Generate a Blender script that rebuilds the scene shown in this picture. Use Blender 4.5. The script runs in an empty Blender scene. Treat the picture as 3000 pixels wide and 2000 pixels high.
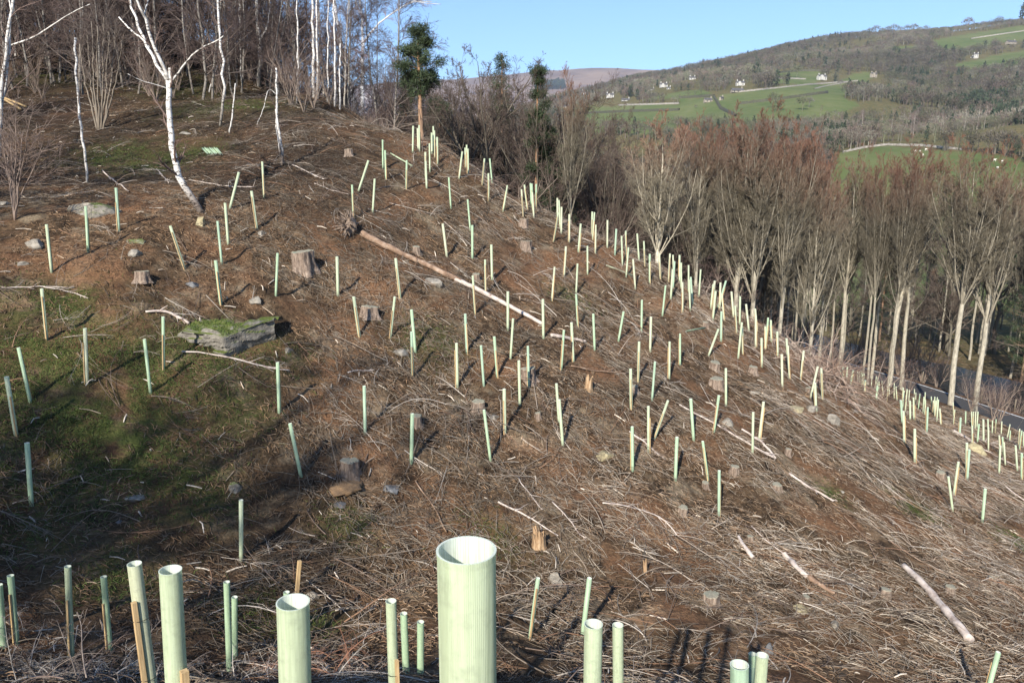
import bpy, math, random
import numpy as np
PI=math.pi
# ------------------------------------------------------------ camera, world, sun, exposure
scene=bpy.context.scene
col=scene.collection
FPX=2168.0; PITCH=math.radians(11.0)
cam_d=bpy.data.cameras.new('camera'); cam=bpy.data.objects.new('camera',cam_d); col.objects.link(cam)
cam_d.sensor_width=36; cam_d.lens=FPX/3000*36; cam_d.clip_start=.05; cam_d.clip_end=30000
cam.location=(0,0,0); cam.rotation_euler=(PI/2-PITCH,0,0)
scene.camera=cam
SUN_AZ=math.radians(-160); SUN_EL=math.radians(31)
world=bpy.data.worlds.new('World'); scene.world=world; world.use_nodes=True
wn=world.node_tree; wn.nodes.clear()
sky=wn.nodes.new('ShaderNodeTexSky'); sky.sky_type='NISHITA'; sky.sun_disc=False
sky.sun_elevation=SUN_EL; sky.sun_rotation=SUN_AZ; sky.altitude=200; sky.air_density=1.0; sky.dust_density=.15; sky.ozone_density=6.0
bg=wn.nodes.new('ShaderNodeBackground'); bg.inputs[1].default_value=.115
wo=wn.nodes.new('ShaderNodeOutputWorld')
wn.links.new(sky.outputs[0],bg.inputs[0]); wn.links.new(bg.outputs[0],wo.inputs[0])
sd=bpy.data.lights.new('sun','SUN'); sd.energy=5.0; sd.angle=math.radians(.53); sd.color=(1,.93,.83)
so=bpy.data.objects.new('sun',sd); col.objects.link(so)
so.rotation_euler=(PI/2-SUN_EL,0,-SUN_AZ+PI)
vs=scene.view_settings; vs.view_transform='Standard'; vs.look='None'; vs.gamma=1; vs.use_curve_mapping=False; vs.exposure=.95
scene.cycles.max_bounces=6; scene.cycles.diffuse_bounces=3; scene.cycles.transparent_max_bounces=8; scene.cycles.volume_bounces=0
HAZE=.0001
random.seed(7); rng=np.random.default_rng(7)
# ------------------------------------------------------------ helpers: rays, terrain
cp,sp=math.cos(PITCH),math.sin(PITCH)
def rays(px,py):                                   # photo pixels (3000 x 2000) -> directions
    a=(np.asarray(px,float)-1500)/FPX; b=(1000-np.asarray(py,float))/FPX
    return np.stack([a,cp+b*sp,-sp+b*cp],-1)
K2=3000/2352
def Pd(px,py,d):                                   # a point seen at 2352-wide pixel, d metres ahead
    r=rays(px*K2,py*K2); return r/r[1]*d
def tps_fit(X,Z,lam,w):
    n=len(X); d=np.linalg.norm(X[:,None]-X[None],axis=2)
    K=np.where(d>0,d**2*np.log(d+1e-9),0)+np.diag(lam/w)
    A=np.zeros((n+3,n+3)); A[:n,:n]=K; A[:n,n]=1; A[:n,n+1:]=X; A[n,:n]=1; A[n+1:,:n]=X.T
    return np.linalg.solve(A,np.r_[Z,0,0,0])
def tps_ev(c,X,Q):
    out=np.empty(len(Q)); st=20000
    for i in range(0,len(Q),st):
        q=Q[i:i+st]
        d2=(q[:,0,None]-X[None,:,0])**2+(q[:,1,None]-X[None,:,1])**2
        out[i:i+st]=(.5*d2*np.log(d2+1e-12))@c[:-3]+c[-3]+q@c[-2:]
    return out
TUBES="""1210.5,369.2,1209.2,447.9,1;1227.9,367.1,1229.2,444.5,1;1280.7,402,1282,481.5,1;1258.1,420.2,1259.4,504.9,1;1120.8,409.6,1122,493.4,1;1128,440.2,1131,525.3,1;1079.5,470,1050.1,560.6,1;1191.4,469.6,1190.5,553.8,1;1097.8,524,1091.8,623.1,1;1031.4,541.5,1036.1,641.4,1;1314.7,519.8,1321.1,610.8,1;1354.3,444.5,1344.9,524.5,1;1370.9,436,1372.1,510.4,1;1223.3,376.4,1225.4,438.1,0;1264.5,389.2,1265.4,450.9,0;1269.2,370.1,1270.9,444.5,0;1272.6,382.8,1274.3,461.5,0;1246.2,445.3,1247.5,525.3,0;1247.1,472.1,1250.1,551.3,0;1362.8,433,1363.6,493.4,0;1367,424.5,1367.9,495.5,0;1419.3,464.5,1412.8,541.4,1;1434.7,464.5,1441.9,538.2,1;1431,507.8,1431.2,588.2,1;1486.5,542.9,1473.8,618.4,1;1527.8,554.6,1533.1,634.9,1;1536.1,541.4,1545.4,613.3,1;1570.9,539.3,1570.1,613.7,1;1645.1,606.2,1644.3,684.3,1;1667.9,627.5,1667.4,708.3,1;1701.4,655.1,1694.4,738.1,1;1741.8,621.8,1736.3,701.9,1;1745.5,658.3,1744.4,742.9,1;1779.7,644.9,1779,725.7,1;1805.6,670.7,1801.4,748.3,1;1820.9,691.3,1823.7,777.4,1;1833.2,676.4,1834.7,754,1;1866.6,684.5,1872.4,764.6,1;1886.2,706.2,1889.4,780.6,1;1446.1,463.2,1440,526.5,0;1495.7,505.3,1500.3,564.8,0;1518,496.3,1510.5,566.9,0;1505,527.6,1505.9,566.9,0;1517.6,529.7,1517.3,568,0;1557.7,538.2,1560.5,615.8,0;1559.4,562.7,1564.1,638.8,0;1553.7,536.7,1557.3,603.1,0;1635.3,561.6,1636.4,632.8,0;1632.8,580.1,1633.4,641.3,0;1637.7,586.1,1641.1,670,0;1635.5,622.2,1621.1,708.7,0;1670,588.2,1673.6,649.8,0;1735.2,620.1,1734.2,690.2,0;1854.6,759.4,1861.5,848,1;1903.6,744.1,1903.8,830.9,1;1963,742.9,1958.7,824.5,1;1999.5,827,1999.5,914.3,1;2052.8,789.3,2047.4,870.4,1;1950,836,1940.3,926.5,1;2096.9,852.6,2088.3,937.2,1;2113.5,912.5,2112.2,999.7,1;2153.6,895.9,2158.2,976.3,1;2168.4,868.4,2167.1,950.8,1;2185.7,890.8,2193.9,967.9,1;1990.8,747.2,1990.3,828.3,1;2127,821.9,2102.8,902.3,1;1841.1,725,1834.2,813,0;1930.9,742.3,1934.9,816.8,0;1971.4,746.7,1974.5,826.5,0;1976,765.3,1971.4,844.9,0;1970.9,788.8,1965.1,876.3,0;1995.4,769.6,1995.9,847.4,0;2017.3,776.8,2017.3,860.2,0;2019.1,819.4,2021.9,910.7,0;2023.5,811.7,2028.6,890.8,0;2093.9,822.4,2086.2,901,0;2090.1,832.1,2082.4,902.3,0;2110.7,827.8,2108.4,906.1,0;2114.8,860.2,2121.7,939.3,0;2142.9,854.6,2149.2,929.1,0;2212.2,904.3,2218.1,969.9,0;2105.1,963.3,2075.5,1042.3,1;2173.5,944.4,2162.2,1051.5,1;2231.1,990.3,2231.6,1074.5,1;2290.3,1037.8,2291.8,1132.7,1;2354.6,1027.6,2345.9,1111.2,1;2395.9,1073,2374,1167.3,1;2406.1,1078.6,2409.7,1169.9,1;2126.5,1078.6,2127,1190.8,1;1992.3,977.6,1992.3,1070.4,1;1961.7,1000.5,1960.7,1109.2,1;1880.6,878.6,1879.1,972.4,1;1827,912.2,1811.7,999.5,1;1907.1,928.1,1904.6,1029.6,1;1872.4,1000.5,1869.4,1117.9,1;1847.4,1080.6,1849,1198,1;1918.9,1059.2,1910.2,1172.4,1;1899.5,1189.3,1899.5,1323.5,1;1957.1,1172.4,1916.3,1286.2,1;2023.5,1167.9,2032.1,1288.8,1;2106.1,1157.7,2090.8,1267.3,1;2237.2,1176.5,2223.5,1292.3,1;2206.6,1207.1,2204.6,1328.6,1;1852,1249,1853.6,1379.1,1;2250.5,930.6,2242.9,1018.4,1;2174,957.1,2176.5,1036.2,0;2214.3,926.5,2213.8,1017.3,0;2241.8,955.6,2241.8,1023.5,0;2258.2,937.8,2260.2,1001.5,0;2277,971.4,2278.1,1043.9,0;2304.1,991.3,2310.2,1084.7,0;2308.2,1013.3,2313.3,1109.2,0;2387.8,1121.9,2390.8,1204.6,0;2640.3,1172.4,2642.9,1237.8,0;1983.2,1280.1,1978.6,1406.6,1;2058.7,1291.8,2074,1404.1,1;2107.1,1377.6,2106.1,1511.2,1;2680.1,1256.1,2679.6,1352,1;2646.9,1204.1,2649,1296.9,1;2808.2,1352,2793.9,1450,1;2778.6,1395.4,2791.3,1497.4,1;2886.7,1431.1,2877.6,1529.1,1;2839.8,1316.3,2833.2,1406.6,1;2832.7,1296.9,2831.6,1378.6,0;2925,1909.2,2886.7,2049.5,0;2718.1,1192.8,2715.1,1266,1;2482.4,1072.9,2480.6,1113.7,1;2601.5,1132,2598.2,1176.7,1;2619.9,1120.6,2619.4,1167.8,1;2646.2,1135.4,2644.9,1195.8,1;2638.5,1172.3,2642.3,1225.2,1;2666.1,1174.1,2666.6,1230.3,1;2695.2,1153.2,2690.3,1197.1,1;2706.9,1161.9,2704.3,1209.8,1;2728.3,1161.4,2730.1,1206,1;2753.3,1196.3,2756.4,1243.8,1;2814.5,1223.1,2811.2,1274.9,1;2868.1,1241.7,2863.5,1292.8,1;2880.9,1228.5,2881.4,1294,1;2907.7,1231.5,2906.6,1268.5,1;2918.4,1227.7,2915.3,1268.5,1;2975.3,1304.2,2980.4,1378.2,1;2993.6,1327.2,2993.1,1402.4,1;2987.5,1255.8,2983.4,1304.2,1;2583.7,1115.5,2588.3,1158.8,1;2447.7,1070.8,2448.5,1089.9,0;2454.3,1066.5,2454.6,1091.2,0;2463.8,1073.4,2462,1106.5,0;2469.4,1072.9,2470.9,1117.2,0;2499.5,1084.1,2491.1,1128.2,0;2512.2,1089.2,2512.2,1126.9,0;2516.8,1089.9,2518.6,1125.7,0;2523,1086.6,2521.9,1128.2,0;2527,1089.9,2525,1132,0;2532.1,1093.8,2528.8,1132,0;2535.2,1112.9,2533.7,1145.3,0;2553.8,1102.7,2553.1,1139.7,0;2567.3,1102.2,2563.8,1144.8,0;2571.9,1105.8,2568.9,1144.8,0;2575.5,1116.7,2574,1153.7,0;2570.4,1130.8,2567.9,1166.5,0;2605.6,1123.1,2605.1,1158.8,0;2625,1132,2627.8,1171.6,0;2649.5,1144.8,2647.4,1193.3,0;2657.7,1139.7,2652,1206,0;2664.3,1141.5,2662.2,1178,0;2679.1,1139.7,2678.6,1178,0;2676.3,1164.4,2677.3,1229,0;2683.2,1149.9,2682.4,1181.8,0;2710.7,1148.6,2708.7,1188.2,0;2711.7,1171.1,2708.7,1213.7,0;2738.8,1161.9,2736.2,1213.7,0;2741.8,1172.9,2738,1221.3,0;2746.2,1163.4,2740.6,1211.1,0;2749,1170.3,2744.4,1234.1,0;2734.2,1172.9,2735.5,1216.2,0;2792.1,1178.5,2794.1,1218.8,0;2797.2,1199.6,2793.6,1241.7,0;2829.3,1204.7,2828.6,1241.2,0;2846.4,1206,2847.7,1267.2,0;2848.2,1246.8,2849.5,1310.6,0;2852,1206,2850.3,1251.9,0;2858.4,1206,2856.6,1255.8,0;2865.1,1205.3,2861.7,1251.9,0;2894.4,1227.7,2894.9,1290.2,0;2895.7,1251.9,2895.7,1318.3,0;2934.9,1234.1,2933.2,1272.3,0;2959.2,1242.5,2950.3,1283.8,0;2959.9,1260.9,2957.9,1292.8,0;2927.6,1274.9,2930.1,1331,0;2930.6,1305.5,2926.8,1387.1,0;2937,1280,2942.1,1346.3,0;2941.3,1295.3,2945.2,1362.1,0;2993.6,1260.9,2986.7,1317,0;2999.5,1264.7,2998.2,1308.1,0;339.9,550.2,348.8,676.5,1;251,604.2,258.2,738.2,1;136.1,657.4,151,796.9,1;498.5,661.6,540.2,785.8,1;637.2,647.6,649.9,772.2,1;659.3,594.4,668.7,715.7,1;736.7,559.5,752.9,673.1,1;631.6,762.9,647.4,892.2,1;813.3,741.6,808.2,866.7,1;122.1,845.4,137,994.3,1;248.8,961.5,255.2,1123.1,1;423.2,993.4,441.1,1150.8,1;477.7,927.5,479.4,1081.9,1;700.1,504.9,673.3,611.2,1;768.2,473.4,774.1,581.9,1;54,1018,89,1177,1;19,1103,47,1273,1;813,1061,818,1209,1;1520,1056,1523,1184,1;1067,1130,1070,1271,1;1208,1211,1205,1357,1;1418,1200,1437,1348,1;1477,1139,1479,1270,1;1630,1123,1638,1240,0;1638,1170,1649,1305,0;987.2,751.8,990.2,865.8,1;1296.9,655.3,1309.2,751.8,1;1370,584.2,1378.1,677.8,1;1383.6,659.5,1384,758.6,1;1439.3,716.9,1441.5,819.9,1;1421.1,760.3,1423.2,861.5,1;1384.9,807.1,1392.6,921.1,1;1159,756.5,1172.2,874.3,1;1036.1,869.2,1053.1,986.2,1;1156.5,869.2,1143.7,989.2,1;1205.4,907.1,1216.9,1033,1;1205.4,971.3,1208.8,1101.9,1;1362.8,919,1368.3,1034.7,1;1337.3,1004.9,1340.2,1134.6,1;1409.1,1011.7,1417.7,1131.6,1;1447.9,985.8,1457.2,1104,1;1487.8,853.9,1487.8,967,1;1503.1,933,1495.5,1052.1,1;1546.5,1013.4,1549.5,1133.8,1;1590.3,876.4,1592,991.3,1;1652,966.6,1644.4,1082.7,1;1674.1,944.5,1679.7,1060.2,1;1692,772.2,1687.7,861.5,1;1687.7,861.5,1693.3,959.4,1;1624.8,782,1616.7,879.8,1;1658,722,1652,811.8,1;1720.9,720.3,1721.4,804.1,1;1737.9,919,1742.2,1026.6,1;849.5,1239.8,881.6,1394.9,1;79.1,1296.9,91.8,1479.1,1;706.1,1463.8,706.6,1642.3,1;1576.5,1692.3,1552.6,1869.9,1;1727,1692.3,1706.6,1863.3,1;198.3,1658.5,209.2,1933.3,1;30.6,1685,47.6,1882.3,1;303.4,1688.4,321.4,1906.1,1;663.9,1703.7,672.8,1970.7,1;687.1,1748,688.1,1926.5,1"""
NEARS="""393.5,1650.3,439.5,1999.7,35.4;499,1668,517,1999.7,57.1;532.3,1763.3,583.3,1999.7,12.2;-4.1,1712.2,8.5,1872.1,17;858.2,1762.2,864.8,1999.5,90.8;839.3,1733.2,841.8,1863.3,16.8;1145.4,1759.2,1153.1,1999.5,30.6;1182.7,1795.9,1190.8,1999.5,20.4;1232.1,1820.4,1232.1,1999.5,20.4;1366.3,1609.7,1371.4,1999.5,173.5;1455.1,1858.2,1457.1,1999.5,14.3;1738.8,1826.5,1735.7,1999.5,53.6;1810.2,1829.6,1811.2,1999.5,31.6;2166.3,1945.9,2166.3,1999.5,51;2204.6,1914.3,2203.1,1999.5,21.4;2233.7,1918.4,2227.6,1999.5,32.7;2201.5,1949,2199,1999.5,21.4"""
def parse(s): return [tuple(float(v) for v in t.split(',')) for t in s.split(';')]
TUBES=parse(TUBES); NEARS=parse(NEARS)
# near hillside: fitted through the feet of the tree shelters (each 1.2 m tall)
_p=[]
for t in TUBES:
    if t[4]:
        b=rays(t[2],t[3]); q=rays(t[0],t[1]); b=b/b[1]; q=q/q[1]
        _p.append(b*1.2/np.linalg.norm(q-b))
_p=np.array(_p); npt=len(_p)
anc=[Pd(30,250,40),Pd(300,300,36),Pd(487,358,31.5),Pd(600,230,48),Pd(780,250,50),Pd(200,150,52),Pd(0,100,56),Pd(640,160,64),Pd(470,130,66),Pd(100,60,75),
 Pd(860,285,46),Pd(0,400,28),Pd(250,420,27),
 np.array([42,58.8,-18.5]),np.array([39,71.7,-18.5]),np.array([36.8,79.6,-18.5]),np.array([44,50,-18.5]),np.array([46,40,-18.5]),np.array([30,100,-18.6]),
 np.array([34,62,-16.6]),np.array([31,76,-17]),
 np.array([0,0,-1.62]),np.array([0,1.3,-1.72]),np.array([-2,0,-1.7]),np.array([2,0,-2.2]),np.array([0,-4,-.9]),np.array([-5,-3,-1.]),np.array([5,-3,-3.])]
for n in NEARS:
    if n[4]>=24 and abs(n[4]-173.5)>1:
        rr_=rays(n[0],n[1]); t_=rr_/np.linalg.norm(rr_)*(FPX*.092/n[4]/np.cos(np.arctan((n[1]-1000)/FPX))); n_=np.cross(rr_,rays(n[2],n[3])); n_=n_/np.linalg.norm(n_); dn=np.array([0,0,-1.])+n_*n_[2]; dn=dn/np.linalg.norm(dn); anc.append(t_+dn*1.2)
for x,y,d in [(800,262,50),(950,318,38.5),(1040,350,37.5),(1150,430,35.5),(1275,490,35),(1400,560,34),(1500,600,34.5),(1620,680,33.5),(1700,710,33),(1790,790,33.5),(1870,826,34)]:
    p=Pd(x,y,d); anc.append(p); q=Pd(x,y,d+5); anc.append(q-[0,0,2.2])
    q=Pd(x,y,d+14); anc.append(np.array([q[0]+2,q[1],min(q[2],p[2])-7]))
    if x>900:
        q=Pd(x,y,d+45); anc.append(np.array([q[0]+8,q[1],-19]))
anc=np.array(anc)
NX=np.r_[_p,anc][:,:2].copy(); NZ=np.r_[_p,anc][:,2].copy(); w=np.r_[np.full(npt,.5),np.full(len(anc),3.)]
for it in range(4):
    NC=tps_fit(NX,NZ,12.,w)
    if it<3:
        ss=np.linspace(.8,1.2,41); pts=np.c_[NX[:npt],NZ[:npt]]
        q=pts[:,None]*ss[None,:,None]; e=tps_ev(NC,NX,q[...,:2].reshape(-1,2)).reshape(npt,-1)-q[...,2]
        for i in range(npt):
            k=np.where(np.sign(e[i,:-1])!=np.sign(e[i,1:]))[0]
            if len(k):
                s=1+(ss[k[np.argmin(abs(ss[k]-1))]]-1)*.6
                NX[i]*=s; NZ[i]*=s
# the valley and the far side
fa=[(60,100,-19.5),(60,160,-19.5),(100,200,-18),(60,230,-19),(20,150,-18.5),(150,230,-14),(5,120,-19),(-10,200,-12),(-40,100,0),(-80,120,18),(-100,60,25),(-60,220,0),(-150,300,20),(-200,150,60),
 (60,40,-20),(120,40,-17),(250,60,0),(90,-40,-20),(500,0,60),(0,-200,10),(-200,-100,60),(300,-300,0),(-300,400,60),(-400,900,150),(-900,500,220),(-900,-500,250),(1200,-300,180),(1200,400,260),(1800,1200,300),(3000,0,300),(0,-3000,200),(-3000,1000,350),(0,400,5),(0,700,40),(-100,1000,60)]
fa=[np.array(a,float) for a in fa]
for x,y,d in [(2250,350,350),(1950,352,400),(2352,450,260),(1450,300,600),(1450,262,800),(1900,270,600),(1900,230,720),(1700,215,800),(1885,182,950),(1700,195,900),(1520,197,1050),(1400,225,1000),(1320,240,1000),
 (2245,137,1100),(2350,95,1200),(2150,103,1250),(2150,300,600),(2300,250,700),(2050,230,800),(1300,280,650),(1600,265,700),(1750,300,560)]: fa.append(Pd(x,y,d))
for x,y,d in [(2450,40,1600),(2352,55,1550),(2240,66,1500),(2120,80,1500),(2000,82,1500),(1900,98,1450),(1800,112,1430),(1720,130,1400),(1640,152,1400),(1560,172,1500),(1480,182,1600),(1400,195,1500),(1340,215,1400),(1270,240,1300)]:
    p=Pd(x,y,d); fa.append(p); fa.append(np.array([p[0]*1.45,p[1]*1.45,p[2]-40*(1 if x>1600 else .7)]))
for x,y,d in [(1230,171,4600),(1290,162,4500),(1350,159,4400),(1450,161,4400),(1560,166,4400),(1100,185,4700),(900,195,4800),(1700,175,4300)]:
    p=Pd(x,y,d); fa.append(p); fa.append(np.array([p[0]*1.3,p[1]*1.3,p[2]-100])); fa.append(np.array([p[0]*.68,p[1]*.68,p[2]*.50]))
fa=np.array(fa); FX=fa[:,:2]/100; FC=tps_fit(FX,fa[:,2],.3,np.ones(len(fa)))
def vnoise(x,y,seed=0):                            # smooth value noise, -1..1
    xi=np.floor(x).astype(np.int64); yi=np.floor(y).astype(np.int64); fx=x-xi; fy=y-yi
    fx=fx*fx*(3-2*fx); fy=fy*fy*(3-2*fy)
    def h(a,b):
        n=(a*374761393+b*668265263+seed*974634777)&0xffffffff
        n=((n^(n>>13))*1274126177)&0xffffffff
        return ((n^(n>>16))&0xffff)/32767.5-1
    return (h(xi,yi)*(1-fx)+h(xi+1,yi)*fx)*(1-fy)+(h(xi,yi+1)*(1-fx)+h(xi+1,yi+1)*fx)*fy
def sst(a,b,x):
    t=np.clip((x-a)/(b-a),0,1); return t*t*(3-2*t)
ROAD=np.array([(50,15),(48,30),(46,40),(44,50),(42,58.8),(39.2,71.7),(36.8,79.6),(32,95),(26,115),(20,140),(16,170)],float)
def road_d(x,y):                                   # signed distance to the road centre (positive on the river side)
    best=np.full(x.shape,1e9); sg=np.zeros(x.shape)
    for a,b in zip(ROAD[:-1],ROAD[1:]):
        d=b-a; L2=d@d; t=np.clip(((x-a[0])*d[0]+(y-a[1])*d[1])/L2,0,1)
        ex=x-a[0]-t*d[0]; ey=y-a[1]-t*d[1]; dd=np.hypot(ex,ey)
        s=np.sign(ex*d[1]-ey*d[0]); m=dd<best; best=np.where(m,dd,best); sg=np.where(m,s,sg)
    return best*sg
def Hraw(x,y):
    x=np.asarray(x,float); y=np.asarray(y,float); q=np.stack([x.ravel(),y.ravel()],-1)
    r=np.hypot(x-10,y-25); wf=sst(60,100,r).ravel(); z=np.zeros(len(q))
    m=wf<1; z[m]+=tps_ev(NC,NX,q[m])*(1-wf[m])
    m=wf>0; z[m]+=tps_ev(FC,FX,q[m]/100)*wf[m]
    z=z.reshape(x.shape)
    return z
def H(x,y):
    z=Hraw(x,y); r=np.hypot(x,y)
    near=1-sst(60,100,r)
    z=z+near*(.13*vnoise(x/1.7,y/1.7,1)+.07*vnoise(x/.7,y/.7,2)+.035*vnoise(x/.27,y/.27,3))*sst(1.5,5,r)
    z=z+sst(100,400,r)*(6*vnoise(x/140,y/140,4)+2.*vnoise(x/45,y/45,5))
    ok=(y>12)&(y<172)
    rd=np.where(ok,road_d(x,y),99)
    f=1-sst(3.0,5.5,abs(rd)); z=z*(1-f)-18.55*f
    riv=sst(5.5,9,rd)*(1-sst(17,21,rd))*ok; z=z*(1-riv)-21.6*riv
    return z
def cast(px,py,smax=6000.,n=1500):                  # photo pixels (3000 wide) -> first ground point (N,3), nan if none
    r=rays(px,py).reshape(-1,3); ss=np.geomspace(2.2,smax,n); out=np.full((len(r),3),np.nan)
    for i in range(0,len(r),40):
        rr=r[i:i+40]; q=rr[:,None]*ss[None,:,None]; e=q[...,2]-H(q[...,0],q[...,1])
        for j in range(len(rr)):
            k=np.where(e[j]<0)[0]
            if len(k):
                k=k[0]
                s=ss[k] if k==0 else ss[k-1]+(ss[k]-ss[k-1])*e[j,k-1]/(e[j,k-1]-e[j,k])
                out[i+j]=rr[j]*s
    return out
def castP(px,py,**k): return cast(np.atleast_1d(px)*K2,np.atleast_1d(py)*K2,**k)
# ------------------------------------------------------------ helpers: meshes
def mesh(name,V,Fs,mats,colr=None,smooth=True,fmat=None):
    """V (n,3); Fs list of (m,k) int arrays"""
    me=bpy.data.meshes.new(name); V=np.asarray(V,np.float32); n=len(V)
    me.vertices.add(n); me.vertices.foreach_set('co',V.ravel())
    Fs=[np.asarray(f) for f in Fs if len(f)]
    lv=np.concatenate([f.ravel() for f in Fs]).astype(np.int32)
    tot=np.concatenate([np.full(len(f),f.shape[1]) for f in Fs]).astype(np.int32)
    st=np.concatenate([[0],np.cumsum(tot)[:-1]]).astype(np.int32)
    me.loops.add(len(lv)); me.loops.foreach_set('vertex_index',lv)
    me.polygons.add(len(tot)); me.polygons.foreach_set('loop_start',st)
    me.polygons.foreach_set('use_smooth',np.full(len(tot),smooth,bool))
    if fmat is not None: me.polygons.foreach_set('material_index',np.asarray(fmat,np.int32))
    if colr is not None:
        a=me.attributes.new('Col','FLOAT_COLOR','POINT'); c=np.ones((n,4),np.float32); c[:,:colr.shape[1]]=colr
        a.data.foreach_set('color',c.ravel())
    for m in (mats if isinstance(mats,(list,tuple)) else [mats]): me.materials.append(m)
    me.update(calc_edges=True)
    return me
def obj(name,me,parent=None,loc=(0,0,0),rot=None,scale=None):
    o=bpy.data.objects.new(name,me); col.objects.link(o); o.location=loc
    if rot is not None: o.rotation_euler=rot
    if scale is not None: o.scale=scale
    if parent: o.parent=parent
    return o
def tag(o,label=None,cat=None,group=None,kind=None):
    if label: o['label']=label
    if cat: o['category']=cat
    if group: o['group']=group
    if kind: o['kind']=kind
    return o
def empty(name,loc,label,cat,group=None,rot=None):
    o=bpy.data.objects.new(name,None); col.objects.link(o); o.location=loc; o.empty_display_size=.2
    if rot is not None: o.rotation_euler=rot
    return tag(o,label,cat,group)
def nrm(v): return v/(np.linalg.norm(v,axis=-1,keepdims=True)+1e-12)
class G:
    def __init__(s): s.V=[];s.Q=[];s.T=[];s.C=[];s.n=0
    def add(s,V,Q=None,T=None,C=(1,1,1)):
        V=np.asarray(V,float).reshape(-1,3)
        if Q is not None and len(Q): s.Q.append(np.asarray(Q).reshape(-1,4)+s.n)
        if T is not None and len(T): s.T.append(np.asarray(T).reshape(-1,3)+s.n)
        C=np.asarray(C,float); s.C.append(np.broadcast_to(C,(len(V),3)) if C.ndim==1 else C)
        s.V.append(V); s.n+=len(V); return s
    def tubes(s,P,R,sides=3,C=(1,1,1),cap=False):
        P=np.asarray(P,float); R=np.asarray(R,float)
        N,K,_=P.shape
        T=nrm(np.gradient(P,axis=1)); ref=np.where(abs(T[...,2:3])>.85,np.array([1.,0,0]),np.array([0,0,1.]))
        ref=np.broadcast_to(ref[:,:1],T.shape)
        A=nrm(np.cross(T,ref)); B=np.cross(T,A)
        th=np.arange(sides)*2*PI/sides
        V=P[:,:,None]+R[:,:,None,None]*(A[:,:,None]*np.cos(th)[None,None,:,None]+B[:,:,None]*np.sin(th)[None,None,:,None])
        idx=np.arange(N*K*sides).reshape(N,K,sides); a=idx[:,:-1]; b=idx[:,1:]; a2=np.roll(a,-1,2); b2=np.roll(b,-1,2)
        Q=np.stack([a,a2,b2,b],-1).reshape(-1,4)
        C=np.asarray(C,float)
        if C.ndim==2: C=np.repeat(C,K*sides,0)
        elif C.ndim==3: C=np.repeat(C.reshape(-1,3),sides,0)
        nb=s.n
        s.add(V,Q,None,C)
        if cap:
            tr=[]
            for e in (0,K-1):
                f=idx[:,e]
                for j in range(1,sides-1): tr.append(np.stack([f[:,0],f[:,j],f[:,j+1]] if e else [f[:,0],f[:,j+1],f[:,j]],-1))
            s.T.append(np.concatenate(tr)+nb)
        return s
    def box(s,c,d,M=None,C=(1,1,1)):
        v=np.array([[x,y,z] for x in(-1,1) for y in(-1,1) for z in(-1,1)],float)*np.asarray(d)/2
        if M is not None: v=v@np.asarray(M).T
        v=v+np.asarray(c)
        return s.add(v,[[0,1,3,2],[4,6,7,5],[0,4,5,1],[2,3,7,6],[0,2,6,4],[1,5,7,3]],None,C)
    def build(s,name,mats,smooth=True):
        V=np.concatenate(s.V); C=np.concatenate(s.C); F=[]
        if s.Q: F.append(np.concatenate(s.Q))
        if s.T: F.append(np.concatenate(s.T))
        return mesh(name,V,F,mats,C,smooth)
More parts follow.
